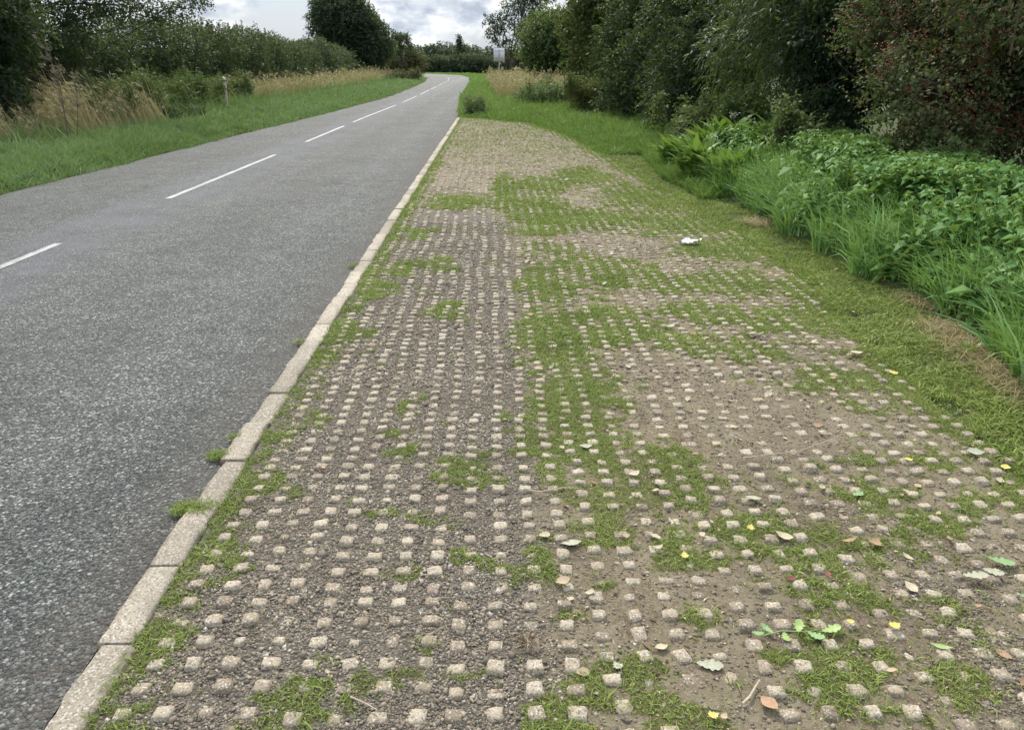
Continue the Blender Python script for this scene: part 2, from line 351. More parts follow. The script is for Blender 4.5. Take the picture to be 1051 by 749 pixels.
# kerb: flush concrete stones with chipped edges and open joints
g = Geo(); rng = np.random.default_rng(4)
y = 2.09 - .425 * 6
while y < 29.7:
    ln = .425 * rng.choice([.95, 1.0, 1.0, 1.06, 1.7] if y > 3.6 else [1.0]); y2 = min(y + ln, 29.85)
    m = max(6, int(ln / .03)); yy = np.linspace(y + .004, y2 - .004, m); s = int(y * 37) % 99
    jx = rng.normal(0, .005); jz = rng.normal(0, .004); rot = rng.normal(0, .010)
    wob = lambda k: (vnoise(yy * 30, yy * 0 + k, s) - .5) * .010 + (vnoise(yy * 9, yy * 0 + k, s) - .5) * .008
    xa = KL + jx + wob(1) + rot * (yy - y); xb = KR + jx + wob(2) + rot * (yy - y)
    zt = .012 + jz
    b_ = .008
    prof = [(xa - .004, -.08), (xa, zt - b_), (xa + b_, zt + (vnoise(yy * 40, yy * 0, s) - .5) * .003), ((xa + xb) / 2, zt + .001), (xb - b_, zt + (vnoise(yy * 40, yy * 0 + 5, s) - .5) * .003), (xb, zt - b_), (xb + .004, -.08)]
    n = len(prof)
    V = np.stack([np.stack([px, yy, np.broadcast_to(pz, yy.shape)], 1) for px, pz in prof], 1)
    for e, sg in ((0, 1), (-1, -1)):       # rounded ends
        V[e, 1:-1, 2] -= .006; 
    k = np.arange(m - 1)[:, None] * n + np.arange(n - 1)[None]
    g.add(V.reshape(-1, 3), np.stack([k, k + 1, k + n + 1, k + n], -1).reshape(-1, 4))
    g.add(V[0], np.arange(n)[::-1][None]); g.add(V[-1], np.arange(n)[None])
    y = y2
structure(g.out('kerb', M['kerb']))

# ------------------------------------------------------------------ grass paving
PATCH = [(0.47, 4.21, 0.26, 1.17), (0.36, 5.19, 0.24, 0.87), (0.58, 6.65, 0.39, 0.73), (1.02, 6.98, 0.55, 0.51), (0.65, 9.68, 0.43, 2.43), (1.26, 9.67, 0.74, 0.66), (0.92, 5.18, 0.49, 0.25), (0.88, 5.64, 0.45, 0.2), (0.45, 3.51, 0.25, 0.27), (0.67, 3.35, 0.29, 0.2), (0.85, 3.07, 0.31, 0.24), (0.39, 2.99, 0.2, 0.23), (0.19, 2.49, 0.13, 0.17), (1.04, 2.67, 0.36, 0.21), (0.53, 2.72, 0.16, 0.16), (1.23, 2.35, 0.25, 0.13), (1.25, 2.6, 0.24, 0.12), (0.71, 2.18, 0.1, 0.05), (0.72, 2.51, 0.15, 0.09), (1.14, 1.9, 0.25, 0.13), (1.49, 1.85, 0.18, 0.16), (1.12, 2.09, 0.15, 0.11), (-0.49, 1.83, 0.18, 0.1), (-0.63, 1.73, 0.09, 0.04), (0.17, 1.75, 0.11, 0.07), (-0.34, 1.9, 0.09, 0.06), (0.39, 1.86, 0.12, 0.09), (0.49, 1.76, 0.15, 0.07), (-0.39, 2.47, 0.07, 0.04), (-0.46, 3.43, 0.11, 0.12), (-0.57, 3.71, 0.1, 0.07), (-0.44, 4.02, 0.08, 0.07), (-0.14, 3.2, 0.14, 0.11), (-0.29, 2.89, 0.13, 0.06), (-0.25, 2.85, 0.08, 0.05), (-0.08, 2.53, 0.1, 0.05), (-0.46, 2.85, 0.08, 0.05), (-0.42, 2.03, 0.13, 0.04), (-0.3, 2.09, 0.12, 0.04), (0.2, 2.16, 0.07, 0.05), (-0.08, 1.89, 0.07, 0.05), (0.22, 3.81, 0.11, 0.77), (-0.51, 11.05, 0.48, 0.68), (-1.06, 6.37, 0.18, 0.37), (-0.89, 7.03, 0.18, 0.36), (-1.03, 5.22, 0.1, 0.21), (-0.41, 5.79, 0.14, 0.21), (2.15, 5.49, 0.44, 0.33), (2.19, 6.61, 0.43, 0.53), (2.39, 7.98, 0.62, 0.65), (2.29, 9.32, 0.71, 1.0), (2.15, 11.16, 0.56, 1.58), (1.58, 6.62, 0.52, 0.33), (1.62, 5.75, 0.38, 0.26), (1.66, 4.86, 0.26, 0.19), (2.1, 4.33, 0.36, 0.25), (2.03, 3.9, 0.16, 0.1), (2.07, 3.32, 0.14, 0.2), (1.84, 2.72, 0.2, 0.13), (1.65, 2.59, 0.16, 0.09), (2.09, 2.87, 0.17, 0.13), (1.74, 3.05, 0.18, 0.09), (1.78, 3.33, 0.14, 0.08), (2.26, 3.32, 0.14, 0.14), (1.31, 5.07, 0.41, 0.16), (0.83, 12.65, 0.63, 0.88), (0.19, 11.65, 0.23, 2.42), (1.6, 13.82, 0.51, 1.3), (-0.04, 3.37, 0.1, 0.06), (-0.92, 8.81, 0.18, 0.44), (-0.55, 7.4, 0.17, 0.32), (-1.07, 2.55, 0.1, 0.06), (-1.07, 2.4, 0.07, 0.05), (-1.06, 2.14, 0.07, 0.04), (-0.94, 3.11, 0.06, 0.07), (-1.12, 3.3, 0.07, 0.1), (-0.95, 3.84, 0.06, 0.15), (1.54, 2.23, 0.14, 0.07), (1.19, 1.69, 0.11, 0.04)]
BARE = [(1.34, 3.79, 0.59, 0.57), (0.64, 2.3, 0.2, 0.14), (1.51, 8.24, 0.63, 0.39), (0.68, 8.51, 0.65, 0.26), (1.12, 4.51, 0.37, 0.33), (0.78, 1.96, 0.13, 0.09), (1.16, 2.35, 0.11, 0.05), (2.68, 5.03, 0.41, 0.41), (1.92, 2.58, 0.16, 0.07), (1.56, 2.34, 0.22, 0.08)]
def grass_mask(x, y):
    m = np.zeros_like(x)
    wx = x + (fbm(x * 6, y * 6, 21) - .5) * .34; wy = y + (fbm(x * 6, y * 6, 31) - .5) * .34 * np.clip(y / 4, 1, 3)
    for a, b, rx, ry in PATCH:
        d = ((wx - a) / rx) ** 2 + ((wy - b) / ry) ** 2
        m = np.maximum(m, 1.02 - d * .5)
    m = np.clip(m, 0, 1)
    right = sstep(.0, .35, x)
    m = np.maximum(m, right * .30 + right * .12 * (vnoise(x * 1.5, y * 1.5, 13) - .5)); m = np.maximum(m, .13)
    m = np.maximum(m, sstep(-.93, -1.14, x) * .78)                     # along the kerb
    m = np.maximum(m, sstep(11, 20, y) * (.40 + .16 * vnoise(x * 1.1, y * .35, 8)))
    for a, b, rx, ry in BARE:
        d = ((wx - a) / rx) ** 2 + ((wy - b) / ry) ** 2
        m = m * (1 - .75 * np.clip(1.3 - d, 0, 1))
    m = np.maximum(m, sstep(-.42, .06, x - pe(y) + .3 * (vnoise(x * 3, y * 2, 19) - .5)) * 1.15)   # along the verge
    n = fbm(x * 8, y * 8, 41, 3) * .5 + fbm(x * 30, y * 30, 51, 3) * .5
    return sstep(.36, .66, m * .6 + (n - .5) * 1.3 + .115), m
def bare_mask(x, y):
    b_ = np.zeros_like(x); x = x + (fbm(x * 5, y * 5, 23) - .5) * .3; y = y + (fbm(x * 5, y * 5, 24) - .5) * .3
    for a, b, rx, ry in BARE: b_ = np.maximum(b_, np.clip(1.4 - ((x - a) / rx) ** 2 - ((y - b) / ry) ** 2, 0, 1))
    return b_
def soil_z(x, y):
    gm, m = grass_mask(x, y); b_ = np.clip(bare_mask(x, y) + .25, 0, 1)
    return -.0065 + b_ * .0065 + .006 * (fbm(x * 12, y * 12, 61) - .5) + gm * .004 + .012 * (fbm(x * 1.3, y * 1.3, 71) - .5)
def gravel_amt(x, y): return np.clip(sstep(.45, -.15, x) * .95 * sstep(14, 7, y) + .1 + .25 * (fbm(x * 2, y * 2, 81) - .5) + .4 * sstep(2.2, 1.6, x) * sstep(1.2, 1.7, x) * sstep(3, 2.4, y), 0, 1)
ys = np.concatenate([np.arange(.3, 6, .02), np.arange(6, 14, .05), np.arange(14, 29.95, .12), [29.95]])
us = np.linspace(0, 1, 150); V = []
Xg = KR + .004 + us[None] * (np.maximum(pe(ys) + .12, KR + .02) - KR)[:, None]; Yg = np.repeat(ys[:, None], 150, 1)
x_, y_ = Xg.ravel(), Yg.ravel(); gm, _ = grass_mask(x_, y_)
edge = sstep(1., .97, (x_ - KR) / np.maximum(pe(y_) + .12 - KR, .02))
V = np.stack([x_, y_, soil_z(x_, y_) - .05 * (1 - edge)], 1)
i = np.arange(len(ys) - 1)[:, None] * 150 + np.arange(149)[None]
structure(mesh('paving_bed', V, [np.stack([i, i + 1, i + 151, i + 150], -1).reshape(-1, 4)], M['soil'], None, True,
               {'gravel': gravel_amt(x_, y_), 'green': gm, 'bare': bare_mask(x_, y_)}))

# studs: worn square concrete heads in rows, every unit laid slightly out of line
rng = np.random.default_rng(11)
PX, PY = .1235, .1015
cx = np.arange(0, 34); cyy = np.arange(0, 296)
SX, SY = np.meshgrid(KR + .105 + cx * PX, .35 + cyy * PY)
ux = np.floor(cx / 4)[None].repeat(len(cyy), 0); uy = np.floor(cyy / 5)[:, None].repeat(len(cx), 1)
SX = SX + (_h(ux, uy, 3) - .5) * .034 + (vnoise(uy * .7, ux * 0, 4) - .5) * .05
SY = SY + (_h(ux, uy, 5) - .5) * .04 + (_h(ux, ux * 0, 6) - .5) * .06
rotu = ((_h(ux, uy, 7) - .5) * .09).ravel(); tz = ((_h(ux, uy, 8) - .5) * .010).ravel()
SX, SY = SX.ravel(), SY.ravel()
ok = (SX < pe(SY) + .05 + .1 * (vnoise(SY * 2, SY * 0, 9) - .5)) & (SY < 29.7)
SX, SY, rotu, tz = SX[ok], SY[ok], rotu[ok], tz[ok]
n = len(SX)
sx = .0245 * (1 + rng.normal(0, .07, n)); sy = .0228 * (1 + rng.normal(0, .08, n)); SX = SX + rng.normal(0, .0018, n); SY = SY + rng.normal(0, .0018, n)
broken = rng.random(n) < .04; sx = np.where(broken, sx * rng.uniform(.6, .85, n), sx); sy = np.where(broken, sy * rng.uniform(.6, .9, n), sy)
rot = rotu + rng.normal(0, .075, n)
# 16-vertex top with rounded corners + two skirts of 12
q = np.array([-1, -.45, .45, 1]); TX, TY = np.meshgrid(q, q); tx, ty = TX.ravel(), TY.ravel()
corner = (abs(tx) == 1) & (abs(ty) == 1); tx = np.where(corner, tx * .93, tx); ty = np.where(corner, ty * .93, ty)
ring = [0, 1, 2, 3, 7, 11, 15, 14, 13, 12, 8, 4]
def ringco(sc_, z): return np.stack([tx[ring] * sc_, ty[ring] * sc_, np.full(12, z)], 1)
T = np.concatenate([np.stack([tx * .93, ty * .93, np.where(np.isin(np.arange(16), ring), -.002, 0)], 1), ringco(1.05, -.007), ringco(1.25, -.06)])
wear = rng.normal(0, 1, (n, len(T), 3)) * np.array([.075, .075, .0013]); wear[:, 28:] = 0
Pn = T[None] + wear
Pn[:, :, 0] *= sx[:, None]; Pn[:, :, 1] *= sy[:, None]
c, s = np.cos(rot)[:, None], np.sin(rot)[:, None]
tilt = rng.normal(0, .06, (n, 2))
Xo = Pn[:, :, 0] * c - Pn[:, :, 1] * s; Yo = Pn[:, :, 0] * s + Pn[:, :, 1] * c
Zo = Pn[:, :, 2] + Xo * tilt[:, :1] + Yo * tilt[:, 1:] + (.0105 + tz + rng.normal(0, .0032, n) - .0065 * (vnoise(SX * 6, SY * 6, 77) > .6) - .006 * broken - .0015 + .012 * (fbm(SX * 1.3, SY * 1.3, 71) - .5))[:, None]
V = np.stack([Xo + SX[:, None], Yo + SY[:, None], Zo], -1).reshape(-1, 3)
F = [[r * 4 + k, r * 4 + k + 1, r * 4 + k + 5, r * 4 + k + 4] for r in range(3) for k in range(3)]
for k in range(12):
    k2 = (k + 1) % 12
    F.append([ring[k], 16 + k, 16 + k2, ring[k2]]); F.append([16 + k, 28 + k, 28 + k2, 16 + k2])
F = np.array(F); Fall = (F[None] + (np.arange(n) * len(T))[:, None, None]).reshape(-1, 4)
structure(mesh('grass_paving', V, [Fall], M['stud']))
studgrid = set()
for a, b in zip(SX, SY): studgrid.add((int(a / .03), int(b / .03)))

# loose gravel between the studs near the camera
def pebbles(n, yr, size, seed):
    rng = np.random.default_rng(seed)
    y = yr[0] + (yr[1] - yr[0]) * rng.random(n) ** 1.2; x = KR + .03 + rng.random(n) * 3.6
    gm, _ = grass_mask(x, y)
    p = np.clip(gravel_amt(x, y) * 1.15, .16, 1) * (1 - .8 * gm) * np.where(fbm(x * 7, y * 7, 83) > .36, 1, .35)
    k = (rng.random(n) < p) & (x < pe(y)); x, y = x[k], y[k]; n = len(x)
    O = np.array([[1, 0, 0], [0, 1, 0], [-1, 0, 0], [0, -1, 0], [0, 0, 1], [0, 0, -1.]])
    F = np.array([[0, 1, 4], [1, 2, 4], [2, 3, 4], [3, 0, 4], [1, 0, 5], [2, 1, 5], [3, 2, 5], [0, 3, 5]])
    r = size * np.exp(rng.normal(0, .38, n))
    P = O[None] * r[:, None, None] * (1 + rng.normal(0, .25, (n, 6, 1))); P[:, :, 2] *= .6
    a = rng.random(n) * 6.28; c, s = np.cos(a)[:, None], np.sin(a)[:, None]
    X = P[:, :, 0] * c - P[:, :, 1] * s; Y = P[:, :, 0] * s + P[:, :, 1] * c
    tl = rng.normal(0, .5, (n, 2)); Z = P[:, :, 2] + X * tl[:, :1] * .7 + Y * tl[:, 1:] * .7
    z = soil_z(x, y) + r * .2
    V = np.stack([X + x[:, None], Y + y[:, None], Z + z[:, None]], -1).reshape(-1, 3)
    return V, (F[None] + (np.arange(n) * 6)[:, None, None]).reshape(-1, 3)
Va, Fa = pebbles(170000, (1.2, 4.5), .0048, 1); Vb, Fb = pebbles(90000, (4.3, 9.5), .0068, 2)
V = np.concatenate([Va, Vb]); F = np.concatenate([Fa, Fb + len(Va)])
tag(mesh('gravel', V, [F], M['pebble']), 'loose grey and buff gravel lying between the paving studs', 'gravel', None, 'stuff')

CRUMBS = True
# ------------------------------------------------------------------ plants: blades and leaves
def blades(P, h, w, lean, bend, segs=3, prof='blade', tone=None, rng=None, twist=None):
    n = len(P); lean = unit(np.c_[lean, np.zeros(n)]) if lean.shape[1] == 2 else unit(lean)
    if twist is None: twist = rng.random(n) * 6.28
    side0 = np.stack([-lean[:, 1], lean[:, 0], 0 * lean[:, 0]], 1)
    side = unit(side0 * np.cos(twist)[:, None] + lean * np.sin(twist)[:, None])
    V = np.zeros((n, segs + 1, 2, 3))
    for k in range(segs + 1):
        t = k / segs
        c = P + lean * (h * bend * t ** 1.7)[:, None]
        c[:, 2] += h * (t - .45 * bend * t ** 2.4)
        if prof == 'blade': ww = w * (1 - t ** 2.2) * (1 if k < segs else 0) + w * .06
        else: ww = w * max(.05, math.sin(PI * min(1, (.06 + t * .93)) ** .8))
        V[:, k, 0] = c - side * ww[:, None] * .5; V[:, k, 1] = c + side * ww[:, None] * .5
    m = (segs + 1) * 2
    F = np.array([[2 * k, 2 * k + 1, 2 * k + 3, 2 * k + 2] for k in range(segs)])
    F = (F[None] + (np.arange(n) * m)[:, None, None]).reshape(-1, 4)
    T = np.repeat(tone if tone is not None else np.zeros(n), m)
    return V.reshape(-1, 3), F, T
def leaves(p, d, nrm, L, W, curl=.15):
    """diamond leaves folded along the midrib: 6 vertices, two quads"""
    s = unit(np.cross(d, nrm)); nn = np.cross(s, d); n = len(p)
    L = np.broadcast_to(L, (n,))[:, None]; W = np.broadcast_to(W, (n,))[:, None]
    a = p; tip = p + d * L - nn * L * curl
    ml = p + d * L * .42 + s * W * .5 + nn * W * .18; mr = p + d * L * .42 - s * W * .5 + nn * W * .18
    V = np.stack([a, ml, tip, mr], 1)
    F = np.arange(n)[:, None] * 4 + np.arange(4)[None]
    return V.reshape(-1, 3), F
def sprigs(rng, B, D, tl, k, L, W, droop=.3, outward=None, tone=None, spread=.9, narrow=0.):
    """leaves set along twigs; B bases, D directions"""
    n = len(B); tl = np.broadcast_to(tl, (n,))
    t = (np.arange(k)[None] + rng.random((n, k))) / k
    pos = B[:, None] + D[:, None] * (t * tl[:, None])[..., None]
    pos[..., 2] -= droop * tl[:, None] * t ** 2
    rd = rng.normal(size=(n, k, 3))
    d = unit(D[:, None] * (1.1 - spread * .6) + unit(rd) * spread + np.array([0, 0, -droop * .9]))
    nr = unit(rng.normal(size=(n, k, 3)) * .55 + np.array([0, 0, 1.]) + (0 if outward is None else outward[:, None] * .5))
    sc_ = np.exp(rng.normal(0, .25, (n, k)))
    V, F = leaves(pos.reshape(-1, 3), d.reshape(-1, 3), nr.reshape(-1, 3), (L * sc_).ravel(), (W * sc_).ravel())
    tn = rng.random(n) if tone is None else tone
    return V, F, np.repeat(tn, k * 4)
def lobes_for(rng, c, r, h0, h1, n, rl=(.35, .55), flat=1.):
    c = np.asarray(c, float); zc = (h0 + h1) / 2; rz = (h1 - h0) / 2
    out = []
    for i in range(n):
        d = sphere(rng, 1)[0]; q = rng.random() ** .4
        rr = r * rng.uniform(*rl)
        out.append((c[0] + d[0] * (r - rr) * q, c[1] + d[1] * (r - rr) * q, zc + d[2] * max(rz - rr, .1) * q, rr, rr, min(rr, rz) * flat))
    return out
def crown(rng, lobes, n, tl, k, L, W, droop=.3, fill=.45, spread=.9, zmin=.12, updir=.25, thin=1., keep=None):
    """sprigs filling lobes: denser towards each lobe's skin, gaps between clumps"""
    lob = np.array(lobes); area = lob[:, 3] * lob[:, 5]; cnt = (n * area / area.sum()).astype(int)
    B, O, T = [], [], []
    for (x, y, z, rx, ry, rz), m in zip(lobes, cnt):
        d = sphere(rng, m)
        f = fbm(d[:, 0] * 2.3 + x * 3, d[:, 1] * 2.3 + d[:, 2] * 1.9 + z * 2, int(abs(x * 31 + y * 7)) % 97, 3)
        q = fill + (1.02 - fill) * rng.random(m) ** .55
        rad = q * (.72 + .55 * f)
        B.append(np.array([x, y, z]) + d * rad[:, None] * np.array([rx, ry, rz])); O.append(d)
        T.append(np.clip(.5 + (f - .5) * 1.6 + rng.normal(0, .16, m) + rng.normal(0, .08), 0, 1))
    B, O, T = np.concatenate(B), np.concatenate(O), np.concatenate(T)
    D = unit(O * .8 + sphere(rng, len(B)) * .7 + np.array([0, 0, updir]))
    B = B - D * (np.broadcast_to(tl, (len(B),)) * .5)[:, None]
    ok = (B[:, 2] > zmin)
    if keep is not None: ok &= keep(B)
    B, D, O, T = B[ok], D[ok], O[ok], T[ok]
    return sprigs(rng, B, D, tl, k, L, W, droop, O, T, spread), (B, D)
def bent(a, b, rng, k=6, wob=.12):
    a, b = np.asarray(a, float), np.asarray(b, float); t = np.linspace(0, 1, k)[:, None]
    p = a + (b - a) * t; ln = np.linalg.norm(b - a)
    p += np.sin(t * PI) * rng.normal(0, wob * ln, 3) * .6 + np.sin(t * 2 * PI) * rng.normal(0, wob * ln, 3) * .3
    return p
def trunk_geo(rng, base, h, r, lobes, tw=None, ntw=40):
    g = Geo(); base = np.asarray(base, float)
    top = base + np.array([rng.normal(0, .05 * h), rng.normal(0, .05 * h), h])
    p = bent(base - [0, 0, .2], top, rng, 8, .04); g.tube(p, np.linspace(r * 1.25, r * .7, 8), 9)
    for lb in lobes:
        st = p[rng.integers(3, 8)]; c = np.array(lb[:3]); ln = np.linalg.norm(c - st)
        g.tube(bent(st, c, rng, 7, .1), np.linspace(r * .55, max(.006, r * .10), 7), 6)
        for _ in range(4):
            d = sphere(rng, 1)[0]; e = c + d * np.array(lb[3:]) * .85
            if e[2] < .1: continue
            g.tube(bent(c + (st - c) * rng.uniform(0, .5), e, rng, 5, .12), np.linspace(r * .22, .004, 5), 5)
    if tw is not None and ntw:
        B, D = tw; ii = rng.choice(len(B), min(ntw, len(B)), False)
        for q in ii:
            e = B[q] + D[q] * rng.uniform(.2, .5); s_ = B[q] - D[q] * rng.uniform(.3, .7) - np.array([0, 0, .2])
            g.tube(bent(s_, e, rng, 4, .08), np.linspace(.009, .003, 4), 4)
    return g
def tree(name, label, cat, base, lobes, mat, n, tl, k, L, W, h=2, r=.15, seed=0, group=None, droop=.3, fill=.45, spread=.9, ntw=40, barkm='bark', zmin=.12, updir=.25, keep=None):
    rng = np.random.default_rng(seed)
    base = np.array([base[0], base[1], float(ground_h(base[0], base[1]))])
    root = thing(name, label, cat, tuple(base), group)
    (V, F, T), tw = crown(rng, lobes, n, tl, k, L, W, droop, fill, spread, zmin, updir, keep=keep)
    g = trunk_geo(rng, base, h, r, lobes, tw, ntw)
    a = g.out('trunk', M[barkm], root, True)
    b = mesh('crown', V, [F], M[mat], root, False, {'tone': T})
    for o in (a, b): o.matrix_parent_inverse.identity(); o.location = -Vector(base)
    return root, tw

# turf growing between the studs
def scatter_turf(n, yr, h, w, seed, stray=.07):
    rng = np.random.default_rng(seed)
    y = yr[0] + (yr[1] - yr[0]) * rng.random(n); x = KR - .01 + rng.random(n) * (4.6)
    ok = x < np.maximum(bk(y) + .1, pe(y)); x, y = x[ok], y[ok]
    gm, m = grass_mask(x, y)
    out = sstep(.0, .12, x - pe(y)); thinned = np.where(fbm(x * 3, y * 3, 92) > .33, 1, .45) * np.where(x > pe(y) + .05, sstep(.36, .52, fbm(x * 7, y * 7, 93)) * .85 + .15, 1)
    ok = rng.random(len(x)) < np.maximum(gm * (1 - .55 * (x > pe(y) + .15)) , np.maximum(stray * sstep(.2, .4, m), out * .6)) * thinned
    x, y = x[ok], y[ok]
    key = [(int(a / .03), int(b / .03)) not in studgrid or rng.random() < (.25 + .45 * (q > .75) if b < 14 else .12) for a, b, q in zip(x, y, grass_mask(x, y)[0])]
    x, y = x[key], y[key]; n = len(x)
    z = np.maximum(soil_z(x, y), np.where(x > pe(y), ground_h(x, y), -1)) - .003
    gm, m = grass_mask(x, y)
    vig = .55 + .75 * fbm(x * 4, y * 4, 95)
    hh = h * vig * np.exp(rng.normal(0, .35, n)); ww = w * np.exp(rng.normal(0, .25, n))
    a = rng.random(n) * 6.28
    tone = np.clip(.15 + .9 * fbm(x * 2.2, y * 2.2, 96) + rng.normal(0, .12, n), 0, 1)
    return blades(np.stack([x, y, z], 1), hh, ww, np.stack([np.cos(a), np.sin(a)], 1), rng.uniform(.4, 1.3, n), 2, 'leaf', tone, rng)
g = Geo()
for a in ((330000, (1.3, 4.6), .021, .0042, 31), (300000, (4.6, 9), .025, .0062, 32), (240000, (9, 16), .03, .010, 33), (110000, (16, 30), .034, .016, 34)):
    V, F, T = scatter_turf(*a); g.add(V, F, T)
rng = np.random.default_rng(35)
for tx0, ty0, tr, tn in ((-1.37, 2.93, .055, 420), (-1.38, 3.42, .05, 380), (-1.36, 3.62, .03, 120), (-1.28, 2.92, .06, 260), (-1.37, 5.1, .04, 150), (-1.37, 7.3, .06, 200)):
    P = np.stack([tx0 + rng.normal(0, tr * .5, tn), ty0 + rng.normal(0, tr * .5, tn), np.full(tn, -.004)], 1); P[:, 2] += np.where(P[:, 0] > KL, .014, 0)
    a = rng.random(tn) * 6.28; V, F, T = blades(P, rng.uniform(.012, .04, tn), np.full(tn, .004), np.stack([np.cos(a), np.sin(a)], 1), rng.uniform(.4, 1.3, tn), 2, 'leaf', rng.uniform(.2, .8, tn), rng); g.add(V, F, T)
n = 34000; y = 2.4 + 10 * rng.random(n) ** 1.2; x = pe(y) + .05 + rng.random(n) * (bk(y) - pe(y) - .02); kk = fbm(x * 3.2, y * 3.2, 97) > .42; x, y = x[kk], y[kk]; n = len(x); a = rng.random(n) * 6.28
V, F, T = blades(np.stack([x, y, np.maximum(ground_h(x, y), soil_z(x, y)) - .003], 1), rng.uniform(.02, .075, n), rng.uniform(.004, .011, n), np.stack([np.cos(a), np.sin(a)], 1), rng.uniform(.5, 1.5, n), 3, 'leaf', np.clip(fbm(x * 2.5, y * 2.5, 98) * 1.5 - .35 + rng.normal(0, .2, n), 0, 1), rng); g.add(V, F, T)
tag(g.out('turf', M['turf']), 'short green turf and moss growing between the paving studs', 'turf', None, 'stuff')

g = Geo(); rng = np.random.default_rng(36); n = 42000; y = 1.5 * (9 / 1.5) ** rng.random(n); x = KR + .05 + rng.random(n) * 4.3
k = (x < bk(y)) & (rng.random(n) < .10 + .75 * sstep(-.1, .6, x) * (.25 + .75 * (fbm(x * 4, y * 4, 37) > .5))); x, y = x[k], y[k]; n = len(x)
z = np.maximum(soil_z(x, y), np.where(x > pe(y), ground_h(x, y), -1)) + rng.uniform(.001, .006, n); a = rng.random(n) * 6.28
d = unit(np.stack([np.cos(a), np.sin(a), rng.normal(0, .12, n)], 1)); sz = np.exp(rng.normal(-4.75, .45, n)) * (1 + .12 * y)
V, F = leaves(np.stack([x, y, z], 1), d, unit(rng.normal(size=(n, 3)) * .3 + [0, 0, 1]), sz, sz * rng.uniform(.15, .55, n), .2); g.add(V, F)
tag(g.out('leaf_crumbs', M['crumb']), 'brown crumbs of dead leaf and straw strewn over the paving soil', 'leaf litter', None, 'stuff')

def zone(rng, n, yr, fx0, fx1, power=1.6):
    """points between two x(y) limits, denser towards the camera"""
    y = yr[0] * (yr[1] / yr[0]) ** (rng.random(n) ** (1 / power)) if power != 1 else yr[0] + (yr[1] - yr[0]) * rng.random(n)
    u = rng.random(n); x = fx0(y) + (fx1(y) - fx0(y)) * u
    return x, y, u
def sward(name_g, n, yr, f0, f1, h, w, seed, lod=12., hf=None, bend=(.3, 1.0), lean=None, segs=3, power=1.):
    rng = np.random.default_rng(seed); x, y, u = zone(rng, n, yr, f0, f1, power); z = ground_h(x, y) - .01
    clump = fbm(x * 1.7, y * 1.7, seed); hh = h * (.45 + 1.0 * clump) * np.exp(rng.normal(0, .3, n))
    if hf is not None: hh = hh * hf(x, y, u)
    ww = w * np.maximum(1, y / lod) * np.exp(rng.normal(0, .25, n)); a = rng.random(n) * 6.28
    ld = np.stack([np.cos(a), np.sin(a)], 1)
    if lean is not None: ld = ld * .6 + np.array(lean)
    tone = np.clip(-.05 + .95 * fbm(x * .8, y * .8, seed + 5) + rng.normal(0, .24, n), 0, 1)
    V, F, T = blades(np.stack([x, y, z], 1), hh, ww, ld, rng.uniform(*bend, n), segs, 'blade', tone, rng); name_g.add(V, F, T)

# left verge: mown strip of grass running along the far road edge
g = Geo()
edge_ = lambda y: xl(y) + .12 - .25 * (vnoise(y * 1.3, y * 0, 14))
ramp_ = lambda x, y, u: .55 + .75 * np.clip(u * 2.5, 0, 1)
sward(g, 60000, (8, 24), edge_, lambda y: xl(y) - 3.4, .23, .013, 101, 14, ramp_)
sward(g, 60000, (24, 60), edge_, lambda y: xl(y) - 4.6, .25, .016, 102, 16, ramp_)
sward(g, 60000, (60, 175), edge_, lambda y: xl(y) - 6., .26, .012, 103, 18, ramp_)
tag(g.out('verge_grass', M['verge']), 'green grass strip along the far left edge of the road', 'grass', None, 'stuff')
# right verge: greener grass round the end of the lay-by and on along the road
g = Geo()
re_ = lambda y: np.where(y < 29.8, np.maximum(pe(y) + .05, KR + .1), xr(y) + .05)
sward(g, 55000, (11, 20), lambda y: bk(y) - .35, lambda y: bk(y) + 1.6, .18, .011, 111, 11)
sward(g, 62000, (17, 33), lambda y: re_(y), lambda y: np.full_like(y, 4.8), .21, .013, 112, 13, lambda x, y, u: .45 + .75 * np.clip((x - re_(y)) / 1.2, 0, 1))
sward(g, 60000, (33, 70), lambda y: xr(y) - .1, lambda y: xr(y) + 7.0, .24, .010, 113, 16, ramp_)
sward(g, 40000, (70, 215), lambda y: np.interp(y, RD_R[:, 1], RD_R[:, 0]) - .1, lambda y: np.interp(y, RD_R[:, 1], RD_R[:, 0]) + 8, .26, .012, 114, 18)
tag(g.out('verge_grass', M['lush']), 'lush green grass round the end of the grass paving and on along the right road edge', 'grass', None, 'stuff')

# bank on the right: long arching grass with nettles through it
g = Geo(); rng = np.random.default_rng(121)
n = 30000; y = 1.6 + 11.2 * rng.random(n) ** 1.15; u = rng.random(n) ** 1.15; x = bk(y) + .02 + .22 * (vnoise(y * 2.2, y * 0, 3) - .5) + u * 2.0
z = ground_h(x, y) - .01
hh = (.36 + .22 * sstep(0, .3, u)) * (.25 + 1.5 * fbm(x * 2.3, y * 2.3, 122)) * np.exp(rng.normal(0, .25, n))
a = rng.random(n) * 6.28; ld = np.stack([np.cos(a) - .5 * (1 - u), np.sin(a) - .1], 1)
tone = np.clip(fbm(x * 1.6, y * 1.6, 123) * 1.0 - .05 + rng.normal(0, .3, n), 0, 1)
hh = np.minimum(hh, .62); V, F, T = blades(np.stack([x, y, z], 1), hh, .0125 * np.exp(rng.normal(0, .35, n)) * np.maximum(1, y / 9), ld, rng.uniform(.15, 1.15, n), 5, 'blade', tone, rng); g.add(V, F, T)
tag(g.out('bank_grass', M['bank']), 'long arching bright green grass on the bank right of the paving', 'grass', None, 'stuff')
g = Geo(); rng = np.random.default_rng(131)
